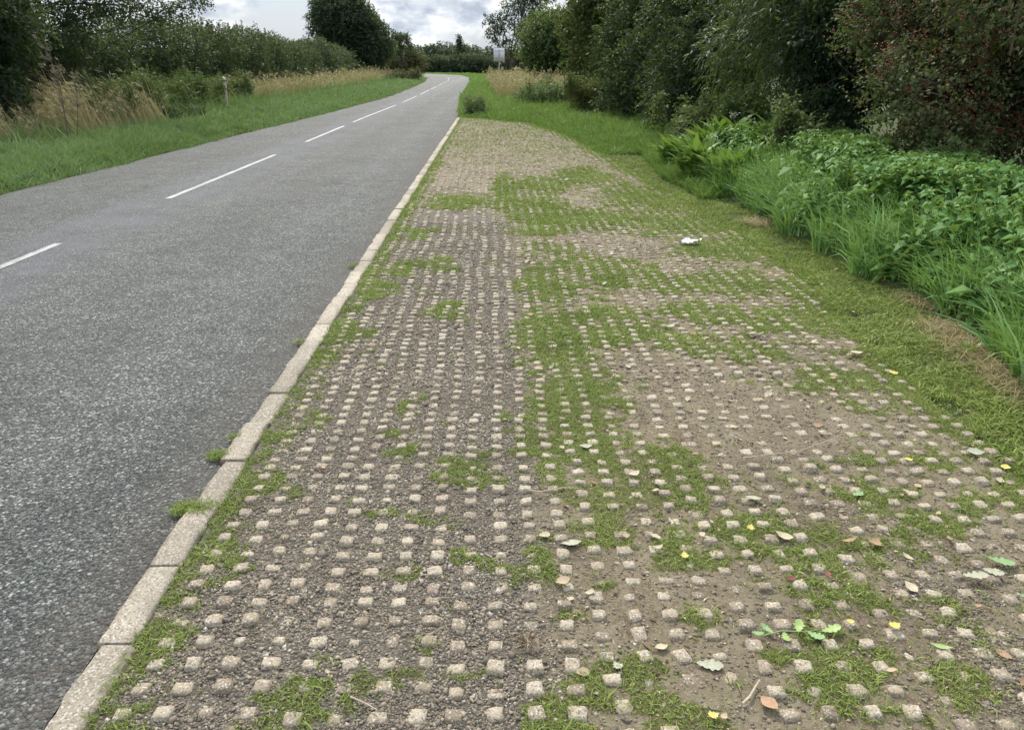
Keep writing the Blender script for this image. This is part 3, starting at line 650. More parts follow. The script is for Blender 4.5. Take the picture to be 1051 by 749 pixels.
n = 5200; y = 1.6 + 11.6 * rng.random(n) ** 1.1; u = rng.random(n) ** .75; x = bk(y) + .06 + u * 1.9
ok = fbm(x * 1.9, y * 1.9, 134) > .47 - .12 * sstep(.1, .7, u); x, y, u = x[ok], y[ok], u[ok]; n = len(x); z = ground_h(x, y)
hh = (.3 + .36 * sstep(0, .5, u)) * np.exp(rng.normal(0, .16, n)) * (.22 + 1.5 * fbm(x * 2.1, y * 2.1, 132))
hh = np.minimum(hh, .66); K = 7; tt = np.linspace(.3, 1, K)
ln = rng.normal(0, .12, (n, 2)) + np.array([-.12, -.05])
for k, t in enumerate(tt):
    for q in range(3):
        a = rng.random(n) * 6.28; d = unit(np.stack([np.cos(a), np.sin(a), rng.uniform(-.55, .25, n)], 1))
        p = np.stack([x + ln[:, 0] * hh * t, y + ln[:, 1] * hh * t, z + hh * t], 1) + d * .012
        sz = (.085 - .045 * t) * np.exp(rng.normal(0, .38, n)) * 1.5
        V, F = leaves(p, d, unit(rng.normal(size=(n, 3)) * .3 + [0, 0, 1]), sz, sz * .56, .25)
        g.add(V, F, np.repeat(np.clip(.25 + .5 * t + rng.normal(0, .15, n), 0, 1), 4))
P0 = np.stack([x, y, z], 1)
V, F, T = blades(P0, hh, np.full(n, .005), ln + 1e-4, np.linalg.norm(ln, axis=1), 3, 'blade', np.full(n, .3), rng); g.add(V, F, T)
tag(g.out('nettle_undergrowth', M['nettle']), 'dense leafy nettles growing up through the long grass of the bank', 'nettles', None, 'stuff')
# dead thatch at the foot of the bank
g = Geo(); rng = np.random.default_rng(141)
n = 9000; y = 2.6 + 9 * rng.random(n); x = bk(y) - .1 + rng.normal(0, .1, n)
ok = (vnoise(x * 1.6, y * 1.2, 142) > .76) | ((abs(y - 4.85) < .5) & (x > 3.0)); x, y = x[ok], y[ok]; n = len(x); a = rng.random(n) * 6.28
V, F, T = blades(np.stack([x, y, ground_h(x, y) + rng.random(n) * .03], 1), rng.uniform(.05, .2, n), np.full(n, .0045), np.stack([np.cos(a), np.sin(a)], 1), rng.uniform(1.2, 2., n), 2, 'blade', rng.random(n), rng); g.add(V, F, T)
tag(g.out('thatch', M['straw']), 'dead straw thatch showing at the foot of the green bank', 'dead grass', None, 'stuff')

# tall dry grass on both sides
def dry(n, yr, f0, f1, h, w, seed, lean, heads=.5, lod=15, power=1., cut=0.):
    rng = np.random.default_rng(seed); x, y, u = zone(rng, n, yr, f0, f1, power)
    ok = fbm(x * .5, y * .35, seed + 3) > cut; x, y, u = x[ok], y[ok], u[ok]; n = len(x); z = ground_h(x, y)
    hh = h * (.35 + 1.1 * fbm(x * .8, y * .8, seed + 1)) * np.exp(rng.normal(0, .25, n)); s = np.maximum(1, y / lod)
    ld = rng.normal(0, .45, (n, 2)) + np.array(lean); bd = rng.uniform(.15, .7, n)
    tone = np.clip(fbm(x * .9, y * .9, seed + 2) * 1.2 - .1 + rng.normal(0, .2, n), 0, 1)
    V, F, T = blades(np.stack([x, y, z], 1), hh, w * s * np.exp(rng.normal(0, .3, n)), ld, bd, 4, 'blade', tone, rng); g.add(V, F, T)
    k = rng.random(n) < heads; m = k.sum(); l = unit(np.c_[ld[k], np.zeros(m)]); hk, bk_ = hh[k], bd[k]
    tip = np.stack([x[k], y[k], z[k]], 1) + l * (hk * bk_ * .8)[:, None]; tip[:, 2] += hk * (.9 - .45 * bk_ * .8)
    for q in range(3):
        d = unit(l * .6 * (1 + bk_)[:, None] + rng.normal(0, .25, (m, 3)) + [0, 0, .45])
        V, F = leaves(tip + d * .03 * q, d, sphere(rng, m), .16 * np.minimum(hk, 1.2), .014 * s[k], .2); g.add(V, F, np.repeat(np.clip(tone[k] + .2, 0, 1), 4))
g = Geo()
dry(9500, (13, 24.5), lambda y: xl(y) - 2.7, lambda y: xl(y) - 5.2, .74, .006, 151, (-.75, -.1), .4, 15, 1, .36)
dry(2200, (19, 24), lambda y: xl(y) - 2.4, lambda y: xl(y) - 3.6, 1.0, .007, 161, (-1.2, .1), .5, 15, 1)
sward(gg_ := Geo(), 14000, (13, 34), lambda y: xl(y) - 2.6, lambda y: xl(y) - 5.2, .55, .012, 152, 15, None, (.2, .8), (-.4, 0))
sward(gg_, 15000, (30, 95), lambda y: xl(y) - 3.6, lambda y: xl(y) - 6.4, .6, .012, 153, 18)
tag(gg_.out('rough_grass', M['verge']), 'rough green growth mixed through the dry grass on the left', 'grass', None, 'stuff')
tag(g.out('dry_grass', M['straw']), 'straw coloured tall grass leaning left behind the left verge in front of the dark trees', 'dry grass', None, 'stuff')
g = Geo()
dry(17000, (33, 95), lambda y: xl(y) - 3.8, lambda y: xl(y) - 6.6, .95, .007, 171, (-.3, 0), .6, 16, 1)
tag(g.out('dry_grass', M['straw']), 'pale brown tall grass band between hedge and verge farther along the left side', 'dry grass', None, 'stuff')
g = Geo()
dry(17000, (44, 88), lambda y: xr(y) + 2.2, lambda y: xr(y) + 7.5, 1.05, .007, 181, (.1, 0), .7, 16, 1)
tag(g.out('dry_grass', M['straw']), 'pale tall dry grass on the right verge below the white sign', 'dry grass', None, 'stuff')

# ------------------------------------------------------------------ shrubs and weeds
def shrub(name, label, cat, x, y, r, h, mat, n, L, W, seed, k=6, tl=.25, nl=7, group=None, droop=.25, ry=None, z0=.0, fill=.3, updir=.4):
    rng = np.random.default_rng(seed); zb = float(ground_h(x, y)); root = thing(name, label, cat, (x, y, zb), group)
    lb = []
    for i in range(nl):
        a = rng.random() * 6.28; q = rng.random() ** .6; rr = r * rng.uniform(.4, .6); hz = h * rng.uniform(.55, 1.)
        lb.append((x + math.cos(a) * (r - rr) * q, y + math.sin(a) * ((ry or r) - rr * .7) * q, zb + z0 + hz * .5, rr, rr * (ry or r) / r, hz * .52))
    for i in range(nl * 2):
        a = rng.random() * 6.28; hz = h * rng.uniform(.5, 1.15); rr = r * rng.uniform(.1, .22)
        lb.append((x + math.cos(a) * r * rng.uniform(.3, 1.05), y + math.sin(a) * (ry or r) * rng.uniform(.3, 1.), zb + z0 + hz * .75, rr, rr, hz * .3))
    (V, F, T), tw = crown(rng, lb, n, tl, k, L, W, droop, fill, .9, zb + .03, updir)
    g = Geo()
    for i in range(14):
        e = lb[rng.integers(len(lb))]; c = np.array(e[:3]) + sphere(rng, 1)[0] * np.array(e[3:]) * .8
        if c[2] < zb + .1: c[2] = zb + .2
        g.tube(bent((x + rng.normal(0, r * .25), y + rng.normal(0, r * .25), zb - .03), c, rng, 6, .1), np.linspace(.012, .004, 6), 5)
    a = g.out('stems', M['twig'], root, True); b = mesh('foliage', V, [F], M[mat], root, False, {'tone': T})
    for o in (a, b): o.location = (-x, -y, -zb)
    return root
shrub('shrub', 'rounded grey-green bush at the far end of the kerb beside the road', 'shrub', -.75, 31.2, .62, .85, 'sage', 480, .11, .03, 201, 8, .4, 9, None, .15, .9)
shrub('bramble_bush', 'low leafy bramble mound in the dry grass beyond the lay-by end', 'bramble bush', 2.6, 38, 1.6, 1.2, 'sage', 2300, .08, .055, 202, 6, .35)
shrub('bramble_bush', 'dull green bramble bush under the yellowing hedge tree', 'bramble bush', 3.9, 31, 1.4, 1.4, 'maple', 3000, .08, .05, 203, 6, .35)
shrub('bramble_bush', 'pale leaved bramble bush behind the grass bank, below the red berry hawthorn', 'bramble bush', 4.75, 11.4, .65, .95, 'bramble', 1500, .055, .038, 204, 6, .28)
shrub('elder_bush', 'small fresh green elder bush behind the dock plants', 'shrub', 4.6, 14.2, .6, 1.1, 'light', 1100, .07, .035, 205, 7, .3)
shrub('bramble_bush', 'small pale bramble clump at the top of the bank near the right edge', 'bramble bush', 4.95, 8.6, .4, .75, 'bramble', 800, .055, .036, 206, 6, .22)
shrub('bramble_bush', 'dark bramble mound spreading under the willow', 'bramble bush', 4.7, 17.5, 1.1, 1.1, 'bramble', 2600, .06, .04, 207, 6, .3)
shrub('weed_clump', 'bushy green willowherb clump beside the wooden stake', 'weeds', -11.4, 29.2, 1.5, 1.3, 'light', 4200, .10, .026, 208, 8, .4, 12, None, .2, 2.4)
shrub('weed_clump', 'dull brownish green weed clump between dry grass and willowherb', 'weeds', -11.2, 24.4, 1.5, 1.45, 'bramble', 3600, .08, .03, 209, 8, .4, 11, None, .2, 2.0)
shrub('weed_clump', 'low dark green weeds close to the road behind the left verge', 'weeds', -9.9, 25.2, .9, .5, 'hedge', 1900, .06, .03, 210, 7, .25, 8, None, .2, 1.2)
shrub('weed_clump', 'pale flowering weed clump in front of the dark thorn bush', 'weeds', -10.8, 22, 1.1, 1.1, 'light', 2200, .09, .024, 212, 8, .4, 9, None, .2, 1.4)
shrub('weed_clump', 'mixed green weeds running from the stake towards the pale grass band', 'weeds', -11.4, 34, 1.3, 1.2, 'bramble', 3000, .10, .04, 213, 8, .4, 10, None, .2, 2.6)
shrub('weed_clump', 'dull purple-brown weed bed at the far end of the dry grass on the left', 'weeds', -11.6, 100, 3.2, 1.3, 'rust', 1800, .16, .07, 211, 6, .5)

# dock: rosettes of long broad leaves with flower stems
def dock(label, x, y, r, n, L, W, seed, group=None, flowers=0):
    rng = np.random.default_rng(seed); zb = float(ground_h(x, y)); root = thing('dock_plant', label, 'dock plant', (x, y, zb), group)
    a = rng.random(n) * 6.28; q = rng.random(n) ** .5 * r; P = np.stack([np.cos(a) * q, np.sin(a) * q, rng.random(n) ** 1.5 * L * .75 * (1 - q / r * .5)], 1)
    ld = np.stack([np.cos(a), np.sin(a)], 1) + rng.normal(0, .5, (n, 2)); hh = L * .62 * np.exp(rng.normal(0, .3, n))
    g = Geo(); V, F, T = blades(P, hh, W * np.exp(rng.normal(0, .25, n)) * .6, ld, rng.uniform(.35, 1.05, n), 6, 'leaf', rng.random(n), rng, rng.normal(0, .35, n)); g.add(V, F, T)
    g.out('leaf_rosette', M['dock'], root, True)
    for i in range(flowers):
        s = Geo(); f = Geo()
        b = rng.normal(0, r * .5, 2); e = np.array([b[0] + rng.normal(0, .1), b[1] + rng.normal(0, .1), rng.uniform(.55, .85)])
        s.tube(bent((b[0], b[1], 0), e, rng, 5, .05), np.linspace(.006, .003, 5), 5)
        for _ in range(10):
            c = e + rng.normal(0, .045, 3) * [1, 1, .4]; V, F = leaves(c[None].repeat(3, 0), sphere(rng, 3), sphere(rng, 3), .022, .016); f.add(V, F)
        so_ = s.out('stem', M['twig'], root, True); f.out('flower_head', M['flower'], so_)['kind'] = 'stuff'
    return root
dock('big leafed dock clump at the left end of the bank growing over the paving edge', 3.45, 12.7, .42, 300, .50, .19, 221, None, 4)
dock('tall dark dock clump with yellow leaf tips in the middle of the bank end', 3.95, 13.6, .6, 420, .66, .20, 222, None, 3)
dock('upright fresh green dock clump in front of the dark bushes', 4.6, 12.7, .6, 420, .66, .20, 223)
dock('broad leafed dock clump spilling into the long grass just right of the flowering ones', 3.75, 11.7, .5, 320, .46, .16, 225)
dock('dull bluish dock clump where the grass bank meets the verge', 3.6, 14.6, .5, 280, .46, .16, 226)
dock('small dock rosette in the dead thatch below the bank', 3.12, 4.72, .05, 9, .13, .035, 224)

# tall dead weed on the left
def dead_weed(x, y, h, seed):
    rng = np.random.default_rng(seed); zb = float(ground_h(x, y))
    root = thing('dead_weed', 'tall brown dead mugwort with seed plumes standing above the dry grass', 'dead weed', (x, y, zb))
    for (bx, hh, lx) in ((0, h, -.5), (.1, h * .74, .1), (.2, h * .68, .45)):
        s = Geo(); f = Geo()
        p = bent((bx, 0, 0), (bx + lx * .55, rng.normal(0, .1), hh), rng, 12, .05); s.tube(p, np.linspace(.013, .004, 12), 5)
        for i in range(15):
            t = rng.uniform(.45, 1); b = p[min(11, int(t * 11))]; d = unit(np.array([rng.normal(0, .7) - .15, rng.normal(0, .5), .65]))
            e = b + d * .36 * (1.25 - t); q = bent(b, e, rng, 4, .12); s.tube(q, np.linspace(.005, .002, 4), 4)
            c = b + (e - b) * rng.random((26, 1)); V, F = leaves(c + rng.normal(0, .010, (26, 3)), unit(d + sphere(rng, 26) * .8), sphere(rng, 26), .04, .018); f.add(V, F)
        so_ = s.out('stem', M['twig'], root, True); f.out('seed_plume', M['seed'], so_)['kind'] = 'stuff'
dead_weed(-9.75, 18.5, 2.45, 231)

# ------------------------------------------------------------------ trees on the right
def LB(*a): return list(a)
rngL = np.random.default_rng(300)
def around(cx, cy, r, h0, h1, n, seed, rl=(.35, .55)): return lobes_for(np.random.default_rng(seed), (cx, cy), r, h0, h1, n, rl)
front = lambda cx: (lambda B: B[:, 0] < cx + .9)
# hawthorn with berries, nearest
lb = around(6.5, 10.2, 2.3, .35, 4.6, 13, 301) + [(5.1, 10.6, 2.3, .7, .8, .5), (4.95, 9.2, 1.6, .75, .8, .6), (5.3, 11.0, 3.0, .7, .7, .6), (5.2, 8.4, 2.6, .8, .9, .7), (5.3, 9.2, .9, .7, .7, .6)]
hw, tw = tree('hawthorn_tree', 'hawthorn covered in dark red berries overhanging the bank at the right edge', 'hawthorn', (6.3, 10.4), lb, 'thorn', 20000, .30, 9, .044, .030, 2., .13, 302, None, .3, .4, 1., 140, 'twig')
rng = np.random.default_rng(303); B, D = tw
kk = (vnoise(B[:, 0] * 2.6 + B[:, 1], B[:, 2] * 2.6, 304) * .6 + rng.random(len(B)) * .4 + .05 * (B[:, 2] - 1.5) > .55) & (B[:, 0] < 6.8); B, D = B[kk], D[kk]
kk = rng.random(len(B)) < .42; B, D = B[kk], D[kk]; m = len(B)
g = Geo(); O = np.array([[1, 0, 0], [0, 1, 0], [-1, 0, 0], [0, -1, 0], [0, 0, 1], [0, 0, -1.]]); FO = np.array([[0, 1, 4], [1, 2, 4], [2, 3, 4], [3, 0, 4], [1, 0, 5], [2, 1, 5], [3, 2, 5], [0, 3, 5]])
c = (B[:, None] + D[:, None] * rng.uniform(.05, .34, (m, 9, 1)) + rng.normal(0, .026, (m, 9, 3))).reshape(-1, 3)
V = c[:, None] + O[None] * .0105; F = (FO[None] + (np.arange(len(c)) * 6)[:, None, None]).reshape(-1, 3); g.add(V, F)
b = g.out('berries', M['berry'], hw); b.location = -hw.location; b['kind'] = 'stuff'
# willow
lb = around(6.4, 15.2, 2.6, 1.2, 7.5, 12, 311) + [(4.9, 14.6, 3.3, .9, 1., 1.), (4.7, 15.6, 2.2, .8, .9, .8), (5.2, 13.6, 2.6, .9, .9, 1.), (5.4, 14.4, 4.6, 1., 1., 1.), (5.4, 13.2, 1.3, .7, .8, .6)]
tree('willow_tree', 'willow with long narrow drooping leaves left of the berry hawthorn', 'willow', (6.6, 15.4), lb, 'willow', 11500, .55, 11, .115, .020, 2.6, .17, 312, None, .75, .4, .55, 60)
lb = around(6.3, 12.6, 1.9, .3, 5.5, 9, 313) + [(5.0, 12.4, 1., .7, .8, .7), (5.2, 12.9, 2.2, .8, .8, .8)]
tree('willow_tree', 'darker dense willow filling the gap behind the berry hawthorn', 'willow', (7.0, 12.7), lb, 'broad', 9000, .4, 9, .075, .035, 2., .14, 314, None, .5, .35, .8, 40)
# broad leaved trees further on
lb = around(6.2, 20.4, 3.0, .2, 8, 14, 321) + [(4.5, 19.6, 1.6, 1., 1.1, 1.), (4.6, 21, 3.0, 1., 1.1, 1.1), (4.5, 20.5, .9, .8, 1., .7), (4.9, 18.6, 2.6, .9, 1., .9)]
tree('ash_tree', 'dark broad leafed tree beside the willow with foliage down to the verge', 'tree', (6.6, 20.6), lb, 'broad', 13000, .45, 9, .085, .042, 2.5, .18, 322, None, .4, .4, .85, 40)
lb = around(6.2, 27.5, 3.3, .2, 9, 14, 331) + [(4.6, 26, 1.5, 1.1, 1.3, 1.1), (4.5, 28, 2.8, 1.2, 1.3, 1.2), (4.3, 27, .9, .9, 1.2, .8), (4.7, 24.6, 2., 1., 1.2, 1.1)]
tree('ash_tree', 'tall dense green tree rising above the middle of the verge', 'tree', (6.6, 27.6), lb, 'broad', 11500, .55, 9, .11, .055, 2.8, .2, 332, None, .35, .4, .85, 30)
lb = around(6.0, 36, 3.2, .4, 9, 13, 341) + [(4.2, 35, 2., 1.1, 1.4, 1.2), (4.0, 36.5, 3.5, 1.2, 1.4, 1.3), (4.4, 33.5, 1.3, .9, 1.2, .9)]
tree('field_maple', 'yellowing brown-tinged tree before the rounded bush', 'tree', (6.2, 36), lb, 'maple', 9500, .6, 8, .13, .07, 2.8, .18, 342, None, .3, .4, .9, 30)
lb = around(4.6, 56, 3.6, .3, 6.1, 12, 351, (.4, .6))
tree('hazel_bush', 'rounded mid-green bushy tree right of the white sign', 'tree', (4.8, 56), lb, 'light', 8000, .7, 8, .17, .085, 2, .15, 352, None, .25, .4, .9, 20)
lb = around(7.2, 47, 3.4, .3, 9, 12, 355, (.4, .6))
tree('hazel_bush', 'tall green tree between the yellowing tree and the rounded bush', 'tree', (7.4, 47), lb, 'broad', 7500, .7, 8, .16, .08, 2, .15, 356, None, .25, .4, .9, 20)
# thin tree against the sky
lb = [(.9, 80, 5.6, 1.0, 1., .9), (.1, 80, 4.6, .8, .8, .8), (-.3, 80, 5.9, .6, .6, .6), (1.9, 80, 7.0, 1.1, 1., 1.), (2.6, 80, 5.2, 1., 1., 1.1), (1.4, 80, 3.6, .9, .9, .8), (.2, 80, 3.0, .6, .6, .5), (3.6, 80, 6.6, 1.2, 1., 1.2), (3.3, 80, 8.2, 1.2, 1.2, 1.), (4.6, 80, 8.0, 1.3, 1.2, 1.2)]
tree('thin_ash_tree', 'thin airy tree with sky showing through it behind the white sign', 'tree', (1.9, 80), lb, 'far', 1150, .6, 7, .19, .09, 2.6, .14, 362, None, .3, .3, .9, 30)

# ------------------------------------------------------------------ trees and hedges on the left
lb = around(-14.6, 20.0, 3.4, .2, 8, 13, 401) + [(-12.3, 19.5, 1.4, 1.1, 1.1, 1.1), (-12.2, 21, 3., 1.1, 1.1, 1.1), (-12., 17.8, 2.4, 1.1, 1.2, 1.2), (-12.4, 17, 1.0, 1., 1., .9), (-11.6, 19.6, 2.6, 1.1, 1.1, 1.2), (-11.2, 18.2, 3.6, 1.1, 1., .9), (-11.8, 20.6, 4.0, 1.2, 1.2, 1.), (-11.6, 19, 1.2, .9, .9, .9)]
tree('sycamore_tree', 'dark shaded tree at the far left edge behind the straw coloured grass', 'tree', (-14.8, 20), lb, 'broad', 15000, .5, 8, .10, .06, 2.4, .18, 402, None, .35, .4, .85, 30)
lb = around(-14.6, 26.5, 2.6, .2, 3.2, 10, 411) + [(-12.6, 24.6, 1.4, 1., 1., 1.1), (-12.6, 26.4, 1.6, 1.1, 1., 1.2), (-12.4, 22.6, 1.6, 1., 1., 1.), (-12.2, 23.4, 2.6, 1.1, 1., .9), (-12.6, 25.4, 2.3, 1.1, 1., .8), (-13.2, 21.4, 3.0, 1.1, 1., .8)]
tree('blackthorn_bush', 'dense dark thorn bush with a bare patch joining the hedge to the left tree', 'tree', (-14.6, 26.4), lb, 'hedge', 12000, .45, 8, .075, .04, 1.6, .12, 412, None, .3, .4, .9, 40)
lb = [(-13.6, 24.2, 4.2, 1.2, 1., .9), (-12.4, 24.0, 3.6, 1.0, .8, .6), (-11.4, 24.4, 3.45, .9, .7, .5), (-10.5, 24.4, 3.35, .7, .6, .4), (-9.7, 24.6, 3.5, .6, .6, .35), (-10.8, 24.2, 4.1, 1., .8, .5), (-9.0, 24.8, 3.3, .4, .4, .3), (-12.4, 24.4, 4.6, 1.2, 1., .7), (-8.6, 24.8, 3.6, .5, .5, .3), (-11.6, 24, 3.0, .6, .5, .3), (-9.6, 24.6, 3.1, .4, .4, .25)]
tree('thin_elm_tree', 'airy tree with small leaves spreading over the hedge against the bright sky on the left', 'tree', (-14.4, 24.4), lb, 'hedge', 1900, .35, 7, .075, .045, 3.0, .05, 422, None, .3, .25, .95, 60)
# clipped hedge
def hedge(label, pts, hts, wd, mat, n, L, W, seed, tl=.35, k=7, cat='hedge'):
    rng = np.random.default_rng(seed); pts = np.array(pts, float); lb = []
    ln = np.r_[0, np.cumsum(np.linalg.norm(np.diff(pts, axis=0), axis=1))]; s = 0
    x0, y0 = pts[0]; root = thing('hedge', label, cat, (x0, y0, float(ground_h(x0, y0))))
    g = Geo()
    while s < ln[-1]:
        x = np.interp(s, ln, pts[:, 0]) + rng.normal(0, wd * .15); y = np.interp(s, ln, pts[:, 1]); h = np.interp(s, ln, hts) * rng.uniform(.9, 1.07)
        lb.append((x, y, h * .72, wd * rng.uniform(.85, 1.1), wd * rng.uniform(.8, 1.1), h * .33)); lb.append((x + rng.normal(0, wd * .25), y, h * .32, wd * rng.uniform(.9, 1.25), wd, h * .36))
        for _ in range(3): g.tube(bent((x + rng.normal(0, .2), y + rng.normal(0, .3), -.1), (x + rng.normal(0, wd * .5), y + rng.normal(0, .4), h * .9), rng, 6, .06), np.linspace(.035, .008, 6), 5)
        s += wd * .8
    (V, F, T), tw = crown(rng, lb, n, tl, k, L, W, .2, .45, .9, .05, .5)
    a = g.out('stems', M['bark'], root, True); b = mesh('foliage', V, [F], M[mat], root, False, {'tone': T})
    for o in (a, b): o.location = -root.location
    return root
hedge('long dark green hedge running beside the left verge towards the big tree', [(-12.9, 27.5), (-13.0, 36), (-13.6, 50), (-15.4, 70)], [3.2, 3.45, 3.5, 3.2], 1.3, 'hedge', 26000, .11, .055, 431)
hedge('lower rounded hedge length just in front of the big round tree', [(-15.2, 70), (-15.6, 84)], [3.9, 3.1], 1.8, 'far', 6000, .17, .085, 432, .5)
lb = around(-15.6, 94, 5.4, .6, 11.5, 16, 441, (.35, .5))
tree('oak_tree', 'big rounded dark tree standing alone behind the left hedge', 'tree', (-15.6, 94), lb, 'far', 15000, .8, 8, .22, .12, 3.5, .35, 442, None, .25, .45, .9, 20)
lb = around(-13.4, 122, 2.6, 2.2, 7.0, 12, 445, (.16, .3))
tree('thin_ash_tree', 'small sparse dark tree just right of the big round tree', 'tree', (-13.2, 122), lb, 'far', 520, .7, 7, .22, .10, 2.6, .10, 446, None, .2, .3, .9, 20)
lb = around(-14.0, 134, 4.2, .2, 4.6, 10, 447, (.35, .5))
tree('hawthorn_tree', 'low reddish brown hedge tree at the bend of the road', 'tree', (-14.0, 134), lb, 'rust', 3600, .7, 7, .22, .12, 1.2, .12, 448, None, .2, .4, .9, 10)
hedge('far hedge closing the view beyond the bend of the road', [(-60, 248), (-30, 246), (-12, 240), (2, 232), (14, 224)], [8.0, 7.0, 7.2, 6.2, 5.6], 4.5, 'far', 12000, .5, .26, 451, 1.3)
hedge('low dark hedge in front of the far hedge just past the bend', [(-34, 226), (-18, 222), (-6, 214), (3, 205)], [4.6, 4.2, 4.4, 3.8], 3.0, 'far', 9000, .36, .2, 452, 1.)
lb = [(-9.3, 236, 7.4, .9, .9, 1.3), (-9.6, 236, 8.8, .5, .5, 1.1)]
tree('pointed_tree', 'small pointed treetop sticking out of the far hedge', 'tree', (-9.5, 236), lb, 'far', 160, 1., 6, .4, .2, 4, .1, 453, None, .1, .3, .8, 10)

# ------------------------------------------------------------------ sign and stake
def box(g, c, s, rot=0.):
    c = np.array(c); s = np.array(s) / 2; P = np.array([[-1, -1, -1], [1, -1, -1], [1, 1, -1], [-1, 1, -1], [-1, -1, 1], [1, -1, 1], [1, 1, 1], [-1, 1, 1]]) * s
    cr, sr = math.cos(rot), math.sin(rot); P = np.stack([P[:, 0] * cr - P[:, 1] * sr, P[:, 0] * sr + P[:, 1] * cr, P[:, 2]], 1)
    g.add(P + c, [[0, 3, 2, 1], [4, 5, 6, 7], [0, 1, 5, 4], [1, 2, 6, 5], [2, 3, 7, 6], [3, 0, 4, 7]])
sx_, sy_ = .55, 74.; zb = float(ground_h(sx_, sy_)); root = thing('road_sign', 'plain pale back of a square road sign on a grey post beyond the dry grass', 'road sign', (sx_, sy_, zb))
g = Geo(); g.tube([(0, 0, -.1), (0, 0, 3.1)], .045, 12); g.out('post', M['galv'], root, True)
g = Geo(); box(g, (0, .075, 2.7), (.98, .02, 1.1)); g.out('sign_panel', M['signback'], root)
for z in (2.4, 3.0): g = Geo(); box(g, (0, .055, z), (.8, .02, .045)); g.out('bracket', M['galv'], root)
x, y = -9.85, 30.2; zb = float(ground_h(x, y)); rng = np.random.default_rng(5)
root = thing('wooden_stake', 'weathered pale wooden stake standing in the weeds on the left verge', 'post', (x, y, zb))
k = 12; zz = np.linspace(-.1, 1.28, k); g = Geo(); th = np.array([45, 135, 225, 315.]) * PI / 180
V = np.stack([np.stack([np.cos(th) * (.066 + rng.normal(0, .004)) + z * .03, np.sin(th) * .06, np.full(4, z) + (rng.normal(0, .02, 4) if i == k - 1 else 0)], 1) for i, z in enumerate(zz)])
i = np.arange(k - 1)[:, None] * 4; j = np.arange(4)[None]
g.add(V.reshape(-1, 3), np.stack([i + j, i + (j + 1) % 4, i + 4 + (j + 1) % 4, i + 4 + j], -1).reshape(-1, 4)); g.add(V[-1], [[0, 1, 2, 3]])
tag_o = g.out('timber', M['palewood'], root)
g = Geo(); box(g, (.036, 0, 1.17), (.125, .115, .04)); g.out('cap_band', M['twig'], root)

# ------------------------------------------------------------------ fallen leaves, twigs, litter
OAK = [(0, .04), (.06, .07), (.13, .16), (.17, .17), (.23, .10), (.32, .25), (.38, .26), (.45, .12), (.55, .33), (.62, .33), (.69, .15), (.76, .26), (.82, .25), (.87, .15), (.94, .15), (1, .03)]
OVATE = [(0, .03), (.12, .18), (.3, .31), (.5, .33), (.7, .25), (.86, .12), (1, 0)]
MAPLE = [(0, .08), (.1, .42), (.2, .25), (.34, .52), (.48, .2), (.6, .36), (.72, .14), (1, 0)]
NARROW = [(0, .03), (.2, .11), (.5, .14), (.8, .08), (1, 0)]
SHAPE = dict(oak=OAK, ovate=OVATE, maple=MAPLE, narrow=NARROW)
def leaf_geo(rng, shape, L, curl, fold):
    """blade with midrib, three vertices across, 1 mm thick edge to edge curl; plus a stalk"""
    pr = np.array(SHAPE[shape]); tt = np.linspace(0, 1, 27 if shape in ('oak', 'maple') else 13); ww_ = np.interp(tt, pr[:, 0], pr[:, 1])
    ww_[1:-1] = .22 * ww_[:-2] + .56 * ww_[1:-1] + .22 * ww_[2:]; pr = list(zip(tt, ww_)); n = len(pr); g = Geo(); V = []
    for i, (t, w) in enumerate(pr):
        j = rng.normal(0, .010, 2); zc = curl * L * ((t - .5) ** 2 * 1.6); tw_ = .25 * (t - .5) * rng.normal(1, .2)
        for sgn, q in ((-1, j[0]), (0, 0), (1, j[1])):
            ww = (w + q * (w > .05)) * sgn
            V.append((t * L + (abs(q) * .3 * L if sgn else 0), ww * L, zc + abs(ww) * L * fold + ww * L * tw_ + rng.normal(0, .006) * L * abs(sgn)))
    V = np.array(V); F = []
    for i in range(n - 1):
        for s in (0, 1): F.append([3 * i + s, 3 * i + s + 1, 3 * i + s + 4, 3 * i + s + 3])
    F = np.array(F); N = len(V)
    V = np.concatenate([V, V - [0, 0, .0006]]); V[:, 2] -= V[:, 2].min()
    g.add(V, np.concatenate([F, F[:, ::-1] + N]))
    z0 = V[1, 2]; g.tube([(0, 0, z0), (-.12 * L, .01 * L, z0 + .01 * L), (-.24 * L, .05 * L, max(.002, z0 - .01))], [.0011, .0009, .0009], 5)
    return g
def surf(x, y):
    x, y = float(x), float(y)
    if x < KL: return float(road_z(np.array(x), np.array(y)))
    if x < KR: return .014
    d = (SX - x) ** 2 + (SY - y) ** 2
    base = float(soil_z(np.array([x]), np.array([y]))[0]) if x < pe(y) else max(float(ground_h(x, y)), float(soil_z(np.array([x]), np.array([y]))[0]))
    return max(base + .004, .013 if d.min() < .045 ** 2 else -9)
lrng = np.random.default_rng(500)
def drop_leaf(x, y, shape, L, mat, label=None, name='fallen_leaf', ang=None, curl=.25, fold=.2, tilt=.12, proto=None, group=None, cat='leaf', lift=.005):
    if proto is None: o = leaf_geo(lrng, shape, L, curl, fold).out(name, M[mat])
    else:
        o = proto.copy(); col.objects.link(o); s = L; o.scale = (s, s, s)
    o.location = (x, y, surf(x, y) + lift); o.rotation_euler = (lrng.normal(0, tilt), lrng.normal(0, tilt), lrng.random() * 6.28 if ang is None else ang)
    if label: tag(o, label, cat, group)
    return o
